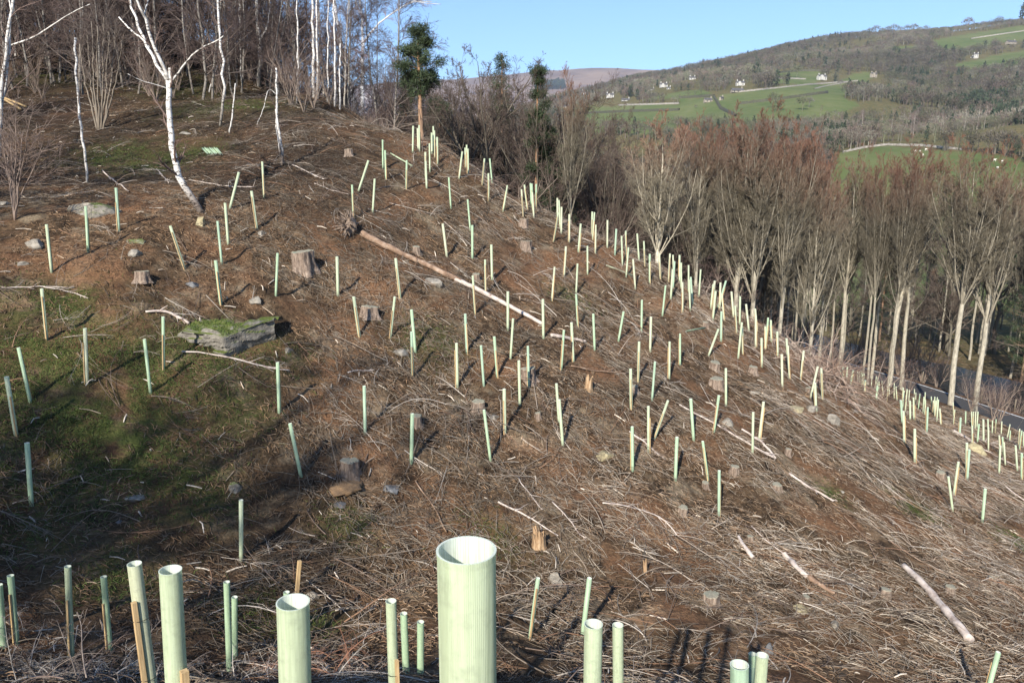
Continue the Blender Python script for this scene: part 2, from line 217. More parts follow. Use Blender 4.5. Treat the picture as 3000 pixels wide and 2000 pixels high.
# ------------------------------------------------------------ materials
class NT:
    def __init__(s,name):
        s.m=bpy.data.materials.new(name); s.m.use_nodes=True; s.t=s.m.node_tree; s.t.nodes.clear()
        s.o=s.t.nodes.new('ShaderNodeOutputMaterial'); s.b=s.t.nodes.new('ShaderNodeBsdfPrincipled')
        s.t.links.new(s.b.outputs[0],s.o.inputs[0]); s.b.inputs['Specular IOR Level'].default_value=.25; s.b.inputs['Roughness'].default_value=.85
        s.tc=s.t.nodes.new('ShaderNodeTexCoord')
    def n(s,ty,**k):
        x=s.t.nodes.new('ShaderNode'+ty)
        for a,v in k.items(): setattr(x,a,v)
        return x
    def l(s,a,b): s.t.links.new(a,b)
    def setin(s,node,i,v):
        if hasattr(v,'is_linked') or isinstance(v,bpy.types.NodeSocket): s.l(v,node.inputs[i])
        elif v is not None: node.inputs[i].default_value=v
    def attr(s,name='Col'): a=s.n('Attribute'); a.attribute_name=name; return a
    def noise(s,scale,detail=4,rough=.55,vec=None,sc=None,coord='Object'):
        v=s.tc.outputs[coord] if vec is None else vec
        if sc: mp=s.n('Mapping'); mp.inputs['Scale'].default_value=sc; s.l(v,mp.inputs[0]); v=mp.outputs[0]
        x=s.n('TexNoise'); x.inputs['Scale'].default_value=scale; x.inputs['Detail'].default_value=detail; x.inputs['Roughness'].default_value=rough
        s.l(v,x.inputs['Vector']); return x.outputs[0]
    def ramp(s,f,stops,interp='LINEAR'):
        r=s.n('ValToRGB'); r.color_ramp.interpolation=interp; e=r.color_ramp.elements
        while len(e)<len(stops): e.new(.5)
        for i,(p,c) in enumerate(stops):
            e[i].position=p; e[i].color=(c,c,c,1) if isinstance(c,(int,float)) else (*c,1)
        s.l(f,r.inputs[0]); return r.outputs[0]
    def mix(s,f,a,b,ty='MIX'):
        m=s.n('MixRGB',blend_type=ty)
        for i,v in ((0,f),(1,a),(2,b)):
            if isinstance(v,bpy.types.NodeSocket): s.l(v,m.inputs[i])
            elif i==0: m.inputs[0].default_value=v
            else: m.inputs[i].default_value=(*v,1)
        return m.outputs[0]
    def math(s,op,a,b=0.):
        m=s.n('Math',operation=op)
        for i,v in ((0,a),(1,b)):
            if isinstance(v,bpy.types.NodeSocket): s.l(v,m.inputs[i])
            else: m.inputs[i].default_value=v
        return m.outputs[0]
    def base(s,c):
        if isinstance(c,bpy.types.NodeSocket): s.l(c,s.b.inputs['Base Color'])
        else: s.b.inputs['Base Color'].default_value=(*c,1)
        return s
    def bump(s,h,st=.5,d=.02):
        b=s.n('Bump'); b.inputs['Strength'].default_value=st; b.inputs['Distance'].default_value=d; s.l(h,b.inputs['Height']); s.l(b.outputs[0],s.b.inputs['Normal']); return s
def col_mat(name,nscale=8.,amp=.35,rough=.85,bump=0.,sc=None):   # vertex colour times noise
    m=NT(name); a=m.attr().outputs[0]; n=m.noise(nscale,3,.6,sc=sc)
    v=m.ramp(n,[(.3,1-amp),(.7,1+amp)]); m.base(m.mix(1.,a,v,'MULTIPLY')); m.b.inputs['Roughness'].default_value=rough
    if bump: m.bump(n,.6,bump)
    return m.m
M={}
def mk():
    # ground: Col = (moss, field green, heather), alpha = darker ground
    m=NT('hillside_soil'); A=m.attr(); sep=m.n('SeparateColor'); m.l(A.outputs[0],sep.inputs[0])
    n1=m.noise(.35,5,.6); n2=m.noise(2.3,6,.65); n3=m.noise(14,4,.7); n4=m.noise(1.1,4,.6)
    litter=m.mix(m.ramp(n2,[(.38,0),(.62,1)]),(.028,.019,.012),(.115,.074,.042))
    litter=m.mix(m.ramp(n4,[(.52,0),(.66,1)]),litter,(.19,.15,.10))
    litter=m.mix(m.ramp(n1,[(.47,0),(.62,.8)]),litter,(.185,.098,.052)); n5=m.noise(.55,5,.6); litter=m.mix(m.ramp(n5,[(.60,0),(.68,.5)]),litter,(.21,.125,.068))
    litter=m.mix(1.,litter,m.ramp(n3,[(.3,.45),(.7,1.5)]),'MULTIPLY')
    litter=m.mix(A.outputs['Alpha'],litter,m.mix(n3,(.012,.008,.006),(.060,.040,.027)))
    moss=m.mix(n3,(.026,.036,.009),(.085,.10,.028))
    mm=m.math('MULTIPLY',sep.outputs[0],m.ramp(n2,[(.36,.0),(.56,1)]))
    c=m.mix(mm,litter,moss)
    g1=m.noise(.02,4,.6); g2=m.noise(.12,5,.6)
    field=m.mix(m.ramp(g1,[(.35,0),(.65,1)]),(.068,.098,.030),(.112,.128,.048)); field=m.mix(m.ramp(g2,[(.45,0),(.75,.55)]),field,(.145,.145,.070))
    c=m.mix(sep.outputs[1],c,field)
    h1=m.noise(.004,6,.65); heath=m.mix(m.ramp(h1,[(.4,0),(.6,1)]),(.13,.095,.085),(.22,.16,.125))
    c=m.mix(sep.outputs[2],c,heath)
    m.base(c); m.b.inputs['Roughness'].default_value=.95; m.b.inputs['Specular IOR Level'].default_value=.1
    m.bump(m.math('ADD',n2,m.math('MULTIPLY',n3,.4)),1.,.12); M['ground']=m.m
    M['twig']=col_mat('dead_twigs',30,.3)
    M['bark']=col_mat('tree_bark',5,.35,bump=.02,sc=(2,2,.6))
    M['stone']=None
    # birch bark
    m=NT('birch_bark'); a=m.attr().outputs[0]
    d=m.ramp(m.noise(4.2,6,.8,sc=(1.3,1.3,2.8)),[(.525,0),(.575,1)]); d2=m.ramp(m.noise(1.3,4,.7,sc=(1,1,.8)),[(.57,0),(.66,.8)])
    c=m.mix(m.math('MAXIMUM',d,d2),(1,1,1),(.12,.10,.09)); m.base(m.mix(1.,a,c,'MULTIPLY')); M['birch']=m.m
    # rock
    for nm,ca,cb,mo in (('pale_gritstone',(.14,.125,.10),(.34,.31,.26),.0),('mossy_gritstone',(.12,.108,.088),(.31,.285,.24),1.),('yellow_gritstone',(.25,.21,.12),(.52,.45,.27),0.),('dark_stone',(.07,.07,.07),(.20,.20,.20),0.)):
        m=NT(nm); n=m.noise(3.,7,.65); c=m.ramp(n,[(.3,ca),(.7,cb)])
        cr=m.ramp(m.noise(1.6,8,.7,sc=(1,1,2.5)),[(.46,1),(.5,.35),(.54,1)]); c=m.mix(.7,c,cr,'MULTIPLY')
        if mo:
            g=m.n('NewGeometry'); sx=m.n('SeparateXYZ'); m.l(g.outputs['Normal'],sx.inputs[0])
            f=m.math('MULTIPLY',m.ramp(sx.outputs[2],[(.55,0),(.80,1)]),m.ramp(m.noise(4,5,.6),[(.3,0),(.5,1)]))
            c=m.mix(f,c,m.mix(m.noise(20,3,.6),(.05,.065,.012),(.13,.16,.035)))
        m.base(c); m.bump(n,1.,.06); M[nm]=m.m
    # tree shelter plastic
    for nm,c in (('mint_plastic',(.46,.60,.40)),('pale_green_plastic',(.56,.63,.435)),('straw_green_plastic',(.61,.635,.45)),('blue_green_plastic',(.43,.565,.41))):
        m=NT(nm); st=m.noise(9,5,.6,sc=(9,9,.35)); sp=m.noise(22,4,.65)
        cc=m.mix(m.ramp(st,[(.40,0),(.62,.85)]),c,tuple(min(.93,v*1.12+.08) for v in c)); cc=m.mix(m.ramp(sp,[(.50,0),(.72,.42)]),cc,tuple(v*.62 for v in c))
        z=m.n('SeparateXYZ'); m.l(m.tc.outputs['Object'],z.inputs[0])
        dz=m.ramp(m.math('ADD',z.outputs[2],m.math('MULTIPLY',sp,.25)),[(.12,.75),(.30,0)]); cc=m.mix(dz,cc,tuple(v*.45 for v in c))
        m.base(cc); m.b.inputs['Roughness'].default_value=.42; m.b.inputs['Specular IOR Level'].default_value=.45
        tr=m.n('BsdfTranslucent'); m.l(cc,tr.inputs[0]); mx=m.n('MixShader'); mx.inputs[0].default_value=.45
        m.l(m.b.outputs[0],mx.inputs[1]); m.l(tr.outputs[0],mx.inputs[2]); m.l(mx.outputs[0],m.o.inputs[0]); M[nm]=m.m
    m=NT('inner_plastic'); st=m.noise(30,5,.7,sc=(12,12,.25)); c_=m.ramp(st,[(.40,(.60,.66,.56)),(.58,(.86,.90,.82))]); m.base(c_); m.b.inputs['Roughness'].default_value=.5
    tr=m.n('BsdfTranslucent'); m.l(c_,tr.inputs[0]); mx=m.n('MixShader'); mx.inputs[0].default_value=.4; m.l(m.b.outputs[0],mx.inputs[1]); m.l(tr.outputs[0],mx.inputs[2]); m.l(mx.outputs[0],m.o.inputs[0]); M['inner']=m.m
    m=NT('stake_wood'); n=m.noise(6,5,.65,sc=(6,6,.5)); m.base(m.ramp(n,[(.3,(.26,.17,.085)),(.55,(.52,.37,.19)),(.8,(.66,.50,.29))])); m.bump(n,.5,.004); M['stake']=m.m
    m=NT('black_tie'); m.base((.02,.02,.02)); M['tie']=m.m
    m=NT('cut_wood'); 
    w=m.n('TexWave',wave_type='RINGS',rings_direction='Z'); w.inputs['Scale'].default_value=11; w.inputs['Distortion'].default_value=3; m.l(m.tc.outputs['Object'],w.inputs[0])
    c=m.mix(w.outputs[1],(.22,.19,.14),(.31,.28,.21)); c=m.mix(m.ramp(m.noise(3.5,5,.6),[(.42,0),(.62,.85)]),c,(.13,.155,.12)); m.base(c); M['cut']=m.m
    m=NT('stump_bark'); n=m.noise(5,6,.7,sc=(4,4,.9)); m.base(m.ramp(n,[(.3,(.06,.042,.032)),(.5,(.22,.165,.125)),(.72,(.40,.32,.25))])); m.bump(n,1.,.04); M['stump']=m.m
    m=NT('orange_heartwood'); n=m.noise(5,6,.7,sc=(5,5,.8)); m.base(m.ramp(n,[(.3,(.16,.09,.05)),(.5,(.38,.25,.14)),(.72,(.52,.41,.27))])); m.bump(n,1.,.03); M['heart']=m.m
    m=NT('log_bark'); n=m.noise(4,6,.7,sc=(1,1,1)); m.base(m.ramp(n,[(.3,(.10,.065,.045)),(.5,(.25,.165,.11)),(.72,(.44,.35,.27))])); m.bump(n,1.,.02); M['log']=m.m
    m=NT('bleached_log'); n=m.noise(4,6,.7); m.base(m.ramp(n,[(.3,(.16,.11,.09)),(.46,(.44,.37,.32)),(.7,(.64,.57,.50))])); m.bump(n,1.,.02); M['bleach']=m.m
    m=NT('tarmac'); n=m.noise(12,5,.6); m.base(m.ramp(n,[(.3,(.035,.035,.036)),(.6,(.065,.063,.06)),(.72,(.10,.075,.05))])); M['tarmac']=m.m
    m=NT('white_paint'); m.base(m.ramp(m.noise(3,4,.6),[(.35,(.45,.45,.43)),(.6,(.75,.75,.73))])); M['paint']=m.m
    m=NT('river_water'); m.base((.006,.009,.014)); m.b.inputs['Roughness'].default_value=.15; m.b.inputs['Specular IOR Level'].default_value=.3
    m.bump(m.noise(1.3,5,.65,sc=(1,.5,1)),.6,.15); M['water']=m.m
    m=NT('needles'); a=m.attr().outputs[0]; m.base(m.mix(1.,a,m.ramp(m.noise(1.2,3,.6),[(.3,.6),(.7,1.4)]),'MULTIPLY')); m.b.inputs['Roughness'].default_value=.6
    M['needle']=m.m
    M['far']=col_mat('far_twigs',.08,.30)
    M['render']=NT('white_render').base((.43,.42,.385)).m
    m=NT('house_stone'); m.base(m.ramp(m.noise(1.2,5,.6),[(.35,(.22,.19,.15)),(.65,(.36,.32,.26))])); M['hstone']=m.m
    m=NT('slate_roof'); m.base(m.ramp(m.noise(1.,4,.6),[(.35,(.05,.05,.055)),(.65,(.11,.105,.10))])); M['slate']=m.m
    m=NT('window_glass'); m.base((.02,.025,.03)); m.b.inputs['Roughness'].default_value=.1; M['glass']=m.m
    m=NT('wool'); m.base((.68,.65,.57)); M['wool']=m.m
    m=NT('hedge_twigs'); m.base(m.ramp(m.noise(.9,6,.8),[(.35,(.03,.035,.02)),(.65,(.09,.085,.055))])); M['hedge']=m.m
    m=NT('drystone'); m.base(m.ramp(m.noise(.8,6,.7),[(.35,(.13,.115,.10)),(.65,(.30,.28,.24))])); M['drystone']=m.m
mk()
# ------------------------------------------------------------ bare trees
Z3=np.array([0,0,1.])
def interp(P,t):
    K=P.shape[1]; f=np.clip(t,0,.9999)*(K-1); i=f.astype(int); f=(f-i)[...,None]; n=np.arange(len(P))[:,None]
    a=P[n,i]; b=P[n,i+1]; return a*(1-f)+b*f,nrm(b-a)
def grow(P,R,n,t0,t1,ang,lr,trop,wob,K,r,rk=.6,hang=0.,base_len=None,fall=.5,tip=.3):
    N=len(P); t=r.uniform(t0,t1,(N,n)); t[:,0]=t1 if t1>=1 else t[:,0]
    pos,tan=interp(P,t); Rt=interp(R[...,None],t)[0][...,0]
    L=np.linalg.norm(np.diff(P,axis=1),axis=2).sum(1)[:,None]*lr*(1-fall*(t-t0)/(t1-t0+1e-9))*r.uniform(.65,1.25,(N,n))
    if base_len is not None: L=base_len*(1-fall*(t-t0)/(t1-t0+1e-9))*r.uniform(.65,1.25,(N,n))
    per=nrm(np.cross(tan,r.normal(size=(N,n,3)))); a=np.radians(ang)*r.uniform(.6,1.35,(N,n))[...,None]
    d=tan*np.cos(a)+per*np.sin(a); pos=pos.reshape(-1,3); d=d.reshape(-1,3); L=L.ravel(); Rt=Rt.ravel()
    pts=[pos]; st=(L/(K-1))[:,None]
    for k in range(K-1):
        d=nrm(d+Z3*trop*(1.0/(K-1))-Z3*hang*(k/(K-1))+r.normal(size=d.shape)*wob); pos=pos+d*st; pts.append(pos)
    Pn=np.stack(pts,1); Rn=(Rt*rk)[:,None]*np.linspace(1,tip,K)[None]
    return Pn,Rn
def straight(h,lean=(0,0),wob=.02,K=9,r=rng):
    z=np.linspace(0,h,K); w=np.cumsum(r.normal(0,wob*h/K*2,(K,2)),0); w[0]=0
    return np.c_[w[:,0]+lean[0]*z,w[:,1]+lean[1]*z,z][None]
def lerp3(a,b,t): return np.asarray(a)*(1-t[:,None])+np.asarray(b)*t[:,None]
HT={}
def tree_meshes(kind,seed,P=None,R=None,h=18.,fine=1.0,dark=1.):
    """trunk mesh and crown mesh of one bare tree; P,R (n,K,3),(n,K): given stems"""
    r=np.random.default_rng(seed); g=G(); c=G()
    if kind=='fan':       # alder or sycamore: tall bole, fan of upright limbs, reddish twig tips
        if P is None: P=straight(h*.95,(r.normal(0,.010),r.normal(0,.010)),.022,12,r); R=(np.interp(np.linspace(0,1,12),[0,.45,.7,1],[.19,.14,.06,.012]))[None]
        a,ra=grow(P,R,30,.42,.96,36,1,1.5,.05,8,r,.5,base_len=h*.36,fall=.50,tip=.2); ra=np.minimum(ra,.055*np.linspace(1,.25,8))
        b_,rb_=grow(P,R,4,.42,.58,15,1,.9,.04,8,r,.6,base_len=h*.44,fall=.1,tip=.2); a=np.concatenate([a,b_]); ra=np.concatenate([ra,np.minimum(rb_,.085)])
        b,rb=grow(a,ra,int(9*fine),.15,.98,30,.34,.40,.07,6,r,.55,fall=.45); rb=np.maximum(rb,.010*np.linspace(1,.6,6))
        d,rd=grow(b,rb,int(8*fine),.1,1.,32,.46,.30,.09,4,r,.6); rd=np.maximum(rd,.0065)
        e,re=grow(d,rd,8,.15,1.,34,.6,.25,.1,3,r,.8); re=np.maximum(re,.0055)
        tc,bc=(.34,.31,.24),(.17,.152,.115)
        top=h*1.12
        def cc(Q):
            rr=np.hypot(Q[...,0]-P[0,-1,0],Q[...,1]-P[0,-1,1])/(h*.24)
            t=np.clip(((Q[...,2]/top)-.70)/.24+.25*np.clip(rr-.7,0,1),0,1)[...,None]
            return np.array((.150,.130,.092))*(1-t)+np.array((.19,.098,.066))*t
        g.tubes(P,R,10,tc); g.tubes(a,ra,6,(.23,.205,.155))
        c.tubes(b,rb,4,bc); c.tubes(d,rd,3,cc(d)); c.tubes(e,re,3,cc(e))
    elif kind=='birch':
        if P is None: P=straight(h*.92,(r.normal(0,.04),r.normal(0,.04)),.03,12,r); R=np.linspace(.070,.012,12)[None]
        a,ra=grow(P,R,int(26*fine),.10,.98,46,1,.30,.10,6,r,.5,base_len=h*.21,fall=.50)
        b,rb=grow(a,ra,10,.15,1.,38,.5,.0,.12,4,r,.6,hang=.25); rb=np.maximum(rb,.006)
        d,rd=grow(b,rb,8,.1,1.,35,.6,-.1,.14,3,r,.6,hang=.4); rd=np.maximum(rd,.005)
        g.tubes(P,R,8,lerp3((.30,.27,.23),(.52,.49,.44),np.linspace(0,1,12)**.6)[None]); c.tubes(a,ra,4,(.26,.21,.18)); c.tubes(b,rb,3,(.18,.14,.12)); c.tubes(d,rd,3,(.19,.135,.12))
    elif kind=='oak':     # spreading round crown, dark
        if P is None: P=straight(h*.4,(r.normal(0,.08),r.normal(0,.08)),.04,7,r); R=np.linspace(.16,.10,7)[None]
        a,ra=grow(P,R,9,.35,1.,46,1,.35,.12,7,r,.65,base_len=h*.55,fall=.3,tip=.25)
        b,rb=grow(a,ra,int(7*fine),.15,1.,42,.42,.18,.14,5,r,.62)
        d,rd=grow(b,rb,9,.1,1.,42,.48,.1,.16,4,r,.6); rd=np.maximum(rd,.007)
        e,re=grow(d,rd,8,.1,1.,42,.6,.1,.2,3,r,.7); re=np.maximum(re,.006)
        g.tubes(P,R,8,(.15,.135,.10)); g.tubes(a,ra,5,(.15,.13,.10)); c.tubes(b,rb,4,(.14,.115,.09)); c.tubes(d,rd,3,(.125,.10,.075)); c.tubes(e,re,3,(.125,.092,.075))
    elif kind=='stems':   # multi-stem bush or hazel
        if P is None:
            n=9; az=r.uniform(0,2*PI,n); K=7; st=[]
            for i in range(n):
                z=np.linspace(0,1,K); s=r.uniform(.2,.55); L=h*r.uniform(.6,1)
                st.append(np.c_[np.cos(az[i])*s*L*z**1.15+r.normal(0,.02*L,K)*z,np.sin(az[i])*s*L*z**1.15+r.normal(0,.02*L,K)*z,L*z])
            P=np.array(st); R=np.repeat(np.linspace(.05,.012,K)[None]*h/5,n,0)
        b,rb=grow(P,R,6,.25,1.,40,.42,.2,.12,5,r,.6); d,rd=grow(b,rb,5,.1,1.,42,.5,.1,.14,4,r,.6); rd=np.maximum(rd,.004)
        e,re=grow(d,rd,4,.2,1.,42,.55,0,.14,3,r,.6); re=np.maximum(re,.003)
        g.tubes(P,R,6,(.24,.19,.15)); c.tubes(b,rb,4,(.20,.15,.12)); c.tubes(d,rd,3,(.17,.12,.10)); c.tubes(e,re,3,(.15,.10,.085))
    mt=M['birch'] if kind=='birch' else M['bark']
    g.C=[q*dark for q in g.C]; c.C=[q*dark for q in c.C]
    t_=g.build(kind+'_trunk',mt),c.build(kind+'_crown',M['twig']); HT[t_[1].name]=float(np.percentile(np.concatenate(c.V)[:,2],99.7)); return t_
def pine_meshes(seed,h=14.,cw=2.6,c0=.35,sparse=False):
    r=np.random.default_rng(seed); g=G(); c=G()
    P=straight(h,(r.normal(0,.01),0),.012,10,r); R=np.linspace(.17,.03,10)[None]
    g.tubes(P,R,8,lerp3((.22,.15,.10),(.36,.20,.11),np.linspace(0,1,10))[None])
    n=28 if not sparse else 80; t=np.sort(r.uniform(c0,1,n)**.9); az=r.uniform(0,2*PI,n)
    prof=np.sin(np.clip((t-c0)/(1-c0)*.85+.15,0,1)*PI)**.7*.9+.12
    L=cw*prof*r.uniform(.35,1.35,n)*(1.05-.35*(t-c0)/(1-c0)); pos,_=interp(np.repeat(P,n,0),t[:,None]); pos=pos[:,0]
    d=np.c_[np.cos(az),np.sin(az),r.uniform(-.05,.45,n)]; K=5; q=[pos]
    for k in range(K-1): pos=pos+nrm(d+[0,0,.12*k])*(L/(K-1))[:,None]; q.append(pos)
    B=np.stack(q,1); g.tubes(B,np.linspace(.03,.010,K)[None].repeat(n,0),4,(.20,.14,.10))
    # dead lower branches
    nd=26; td=r.uniform(.12,c0+.05,nd); az=r.uniform(0,2*PI,nd); pos,_=interp(np.repeat(P,nd,0),td[:,None]); pos=pos[:,0]; q=[pos]
    for k in range(3): pos=pos+np.c_[np.cos(az),np.sin(az),np.full(nd,-.1)]*r.uniform(.3,.6,(nd,1)); q.append(pos)
    g.tubes(np.stack(q,1),np.linspace(.018,.005,4)[None].repeat(nd,0),3,(.22,.18,.14))
    cl=[]
    for f,m in (((1.,3),(.82,3)) if not sparse else ((1.,2),(.7,2),(.45,1))):
        for j in range(m): cl.append(interp(B,np.full((n,1),f))[0][:,0]+r.normal(0,.20,(n,3))*[1,1,.45])
    cl=np.concatenate(cl); nn=70 if not sparse else 34; Nc=len(cl)
    dd=nrm(r.normal(size=(Nc,nn,3))+[0,0,.35]); sz=r.uniform(.12,.30,(Nc,nn,1)); base=cl[:,None]+dd*.05+r.normal(0,.10,(Nc,nn,3)); sd=nrm(np.cross(dd,r.normal(size=dd.shape)))*.017
    V=np.stack([base-sd,base+sd,base+dd*sz],2).reshape(-1,3); tint=r.uniform(.65,1.35,(Nc,1,1))*np.ones((1,nn*3,1))
    c.add(V,None,np.arange(len(V)).reshape(-1,3),(np.array([.042,.060,.027])*tint).reshape(-1,3))
    return g.build('pine_trunk',M['bark']),c.build('pine_crown',M['needle'],False)
def put_tree(name,ms,loc,label,cat,group=None,rz=0.,s=1.,tilt=(0,0),sz=None):
    e=empty(name,tuple(loc),label,cat,group,rot=(tilt[0],tilt[1],rz)); e.scale=(s,s,sz or s)
    obj('trunk',ms[0],e); obj('crown',ms[1],e); return e
# ------------------------------------------------------------ ground sheet
def inpoly(x,y,poly):
    c=np.zeros(x.shape,bool); n=len(poly)
    for i in range(n):
        x1,y1=poly[i]; x2,y2=poly[(i+1)%n]
        if y1==y2: continue
        c^=((y1>y)!=(y2>y))&(x<(x2-x1)*(y-y1)/(y2-y1)+x1)
    return c
def worldpoly(pl,back=True):
    pl=np.array(pl,float); q=castP(pl[:,0],pl[:,1]); return [tuple(v[:2]) for v in q if not np.isnan(v[0])]
FIELDS=[worldpoly(p) for p in (
 [(1290,258),(1420,244),(1560,240),(1560,224),(1640,224),(1690,214),(1760,206),(1900,192),(1990,190),(1990,212),(1935,225),(1975,240),(1940,262),(1880,275),(1850,290),(1700,300),(1500,310),(1320,300)],
 [(1765,192),(1790,166),(1892,162),(1880,186),(1860,196)],
 [(2130,102),(2200,82),(2300,66),(2352,58),(2390,84),(2290,100),(2230,120),(2160,130)],
 [(2190,148),(2290,126),(2390,114),(2390,146),(2260,166),(2200,166)],
 [(1925,353),(2040,335),(2130,345),(2330,362),(2400,395),(2600,440),(2700,560),(2600,700),(1850,700),(1880,450)],
 [(1470,232),(1560,226),(1640,214),(1600,206),(1520,218)],[(1885,200),(1960,168),(2010,166),(1990,190),(1900,214)],[(2050,110),(2110,104),(2100,122),(2056,126)],
 [(1655,268),(1700,262),(1690,285),(1655,285)])]
def field_mask(x,y):
    m=np.zeros(x.shape,bool)
    for p in FIELDS: m|=inpoly(x,y,p)
    return m
def moss_mask(x,y):
    v=np.zeros(x.shape)
    for (cx,cy,s) in MOSS: v=np.maximum(v,np.exp(-((x-cx)**2+(y-cy)**2)/(2*s*s))*.85)
    return v*(.55+.6*np.clip(vnoise(x/.9,y/.9,61)+.35,0,1))
_mp=[(110,720,1.6),(60,770,1.6),(190,820,2.0),(300,870,1.6),(90,900,2.2),(200,960,2.0),(380,830,1.6),(320,1000,1.8),(120,1060,1.8),(480,820,1.2),(350,380,2.2),(230,370,1.6),(450,350,1.5),(540,240,4),(420,200,4),(100,180,3),(30,1230,1.2),(240,1060,1.6),(500,790,1.0),(640,830,1.0),(280,1330,.9),(430,1110,1.2),(600,1400,.8),(730,1440,.5),(790,1200,.7),(300,340,2.5),(520,930,1.2),(180,1130,1.2),(2100,1170,.8),(1320,690,1),(980,780,1.2),(1120,1230,.8),(1900,1130,.6),(2350,1250,1.)]
_q=castP([m[0] for m in _mp],[m[1] for m in _mp]); MOSS=[(a[0],a[1],m[2]*.6) for a,m in zip(_q,_mp) if not np.isnan(a[0])]
def dark_ground(x,y):  # leaf mould under the upper-left wood, plus a darkened lower-left hollow
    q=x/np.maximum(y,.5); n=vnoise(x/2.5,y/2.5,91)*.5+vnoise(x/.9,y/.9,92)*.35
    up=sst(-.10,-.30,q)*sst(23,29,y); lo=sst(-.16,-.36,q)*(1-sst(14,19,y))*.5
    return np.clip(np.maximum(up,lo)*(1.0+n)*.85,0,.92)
th=np.r_[np.linspace(-180,-62,40,endpoint=False),np.linspace(-62,62,620),np.linspace(62,180,40,endpoint=False)[1:]]*PI/180
rr=np.r_[0.02,np.geomspace(.5,9000,760)]
TH,RR=np.meshgrid(th,rr); GX=np.sin(TH)*RR; GY=np.cos(TH)*RR; GZ=H(GX,GY); GZ=np.where(RR>6500,GZ-(RR-6500)*.05,GZ)
nr,na=GX.shape; idx=np.arange(nr*na).reshape(nr,na); a=idx[:-1]; b=idx[1:]
Q=np.stack([a,np.roll(a,-1,1),np.roll(b,-1,1),b],-1).reshape(-1,4)[:,::-1]
far=sst(70,120,np.hypot(GX-10,GY-25)); fm=field_mask(GX,GY)*far; hm=sst(2000,2500,RR)
# the long grassy strip between road and river meadow also reads as rough grass
mo=np.clip(moss_mask(GX,GY),0,1)*(1-far); dens=np.stack([np.maximum(mo,.12*far*(1-fm)),fm,hm*(1-fm),dark_ground(GX,GY)*(1-far)],-1)
dens[...,1]=np.maximum(dens[...,1],.42*sst(90,130,RR)*(1-hm))
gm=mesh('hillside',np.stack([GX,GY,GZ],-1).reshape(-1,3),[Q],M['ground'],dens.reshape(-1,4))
tag(obj('hillside',gm),kind='structure')
def slope_at(x,y,e=.25): return np.array([(H(x+e,y)-H(x-e,y))/(2*e),(H(x,y+e)-H(x,y-e))/(2*e)])
def gz(x,y): return float(H(np.array([x]),np.array([y]))[0])
# road, painted edge line, river
def strip(name,o0,o1,zo,mat,seg=120):
    d=np.r_[0,np.cumsum(np.hypot(*np.diff(ROAD,axis=0).T))]; t=np.linspace(0,d[-1],seg); x=np.interp(t,d,ROAD[:,0]); y=np.interp(t,d,ROAD[:,1])
    for _ in range(6): x[1:-1]=(x[:-2]+2*x[1:-1]+x[2:])/4; y[1:-1]=(y[:-2]+2*y[1:-1]+y[2:])/4
    T=nrm(np.stack([np.gradient(x),np.gradient(y)],-1)); N=np.c_[T[:,1],-T[:,0]]
    A=np.c_[x,y]+N*o0; B=np.c_[x,y]+N*o1; V=np.r_[np.c_[A,np.full(seg,zo)],np.c_[B,np.full(seg,zo)]]
    i=np.arange(seg-1); F=np.stack([i,i+seg,i+1+seg,i+1],-1); return obj(name,mesh(name,V,[F],mat))
tag(strip('road',-2.3,2.4,-18.50,M['tarmac']),kind='structure')
tag(strip('road_edge_line',2.05,2.2,-18.494,M['paint']),kind='structure')
tag(strip('river',5.4,21,-20.7,M['water']),kind='structure')
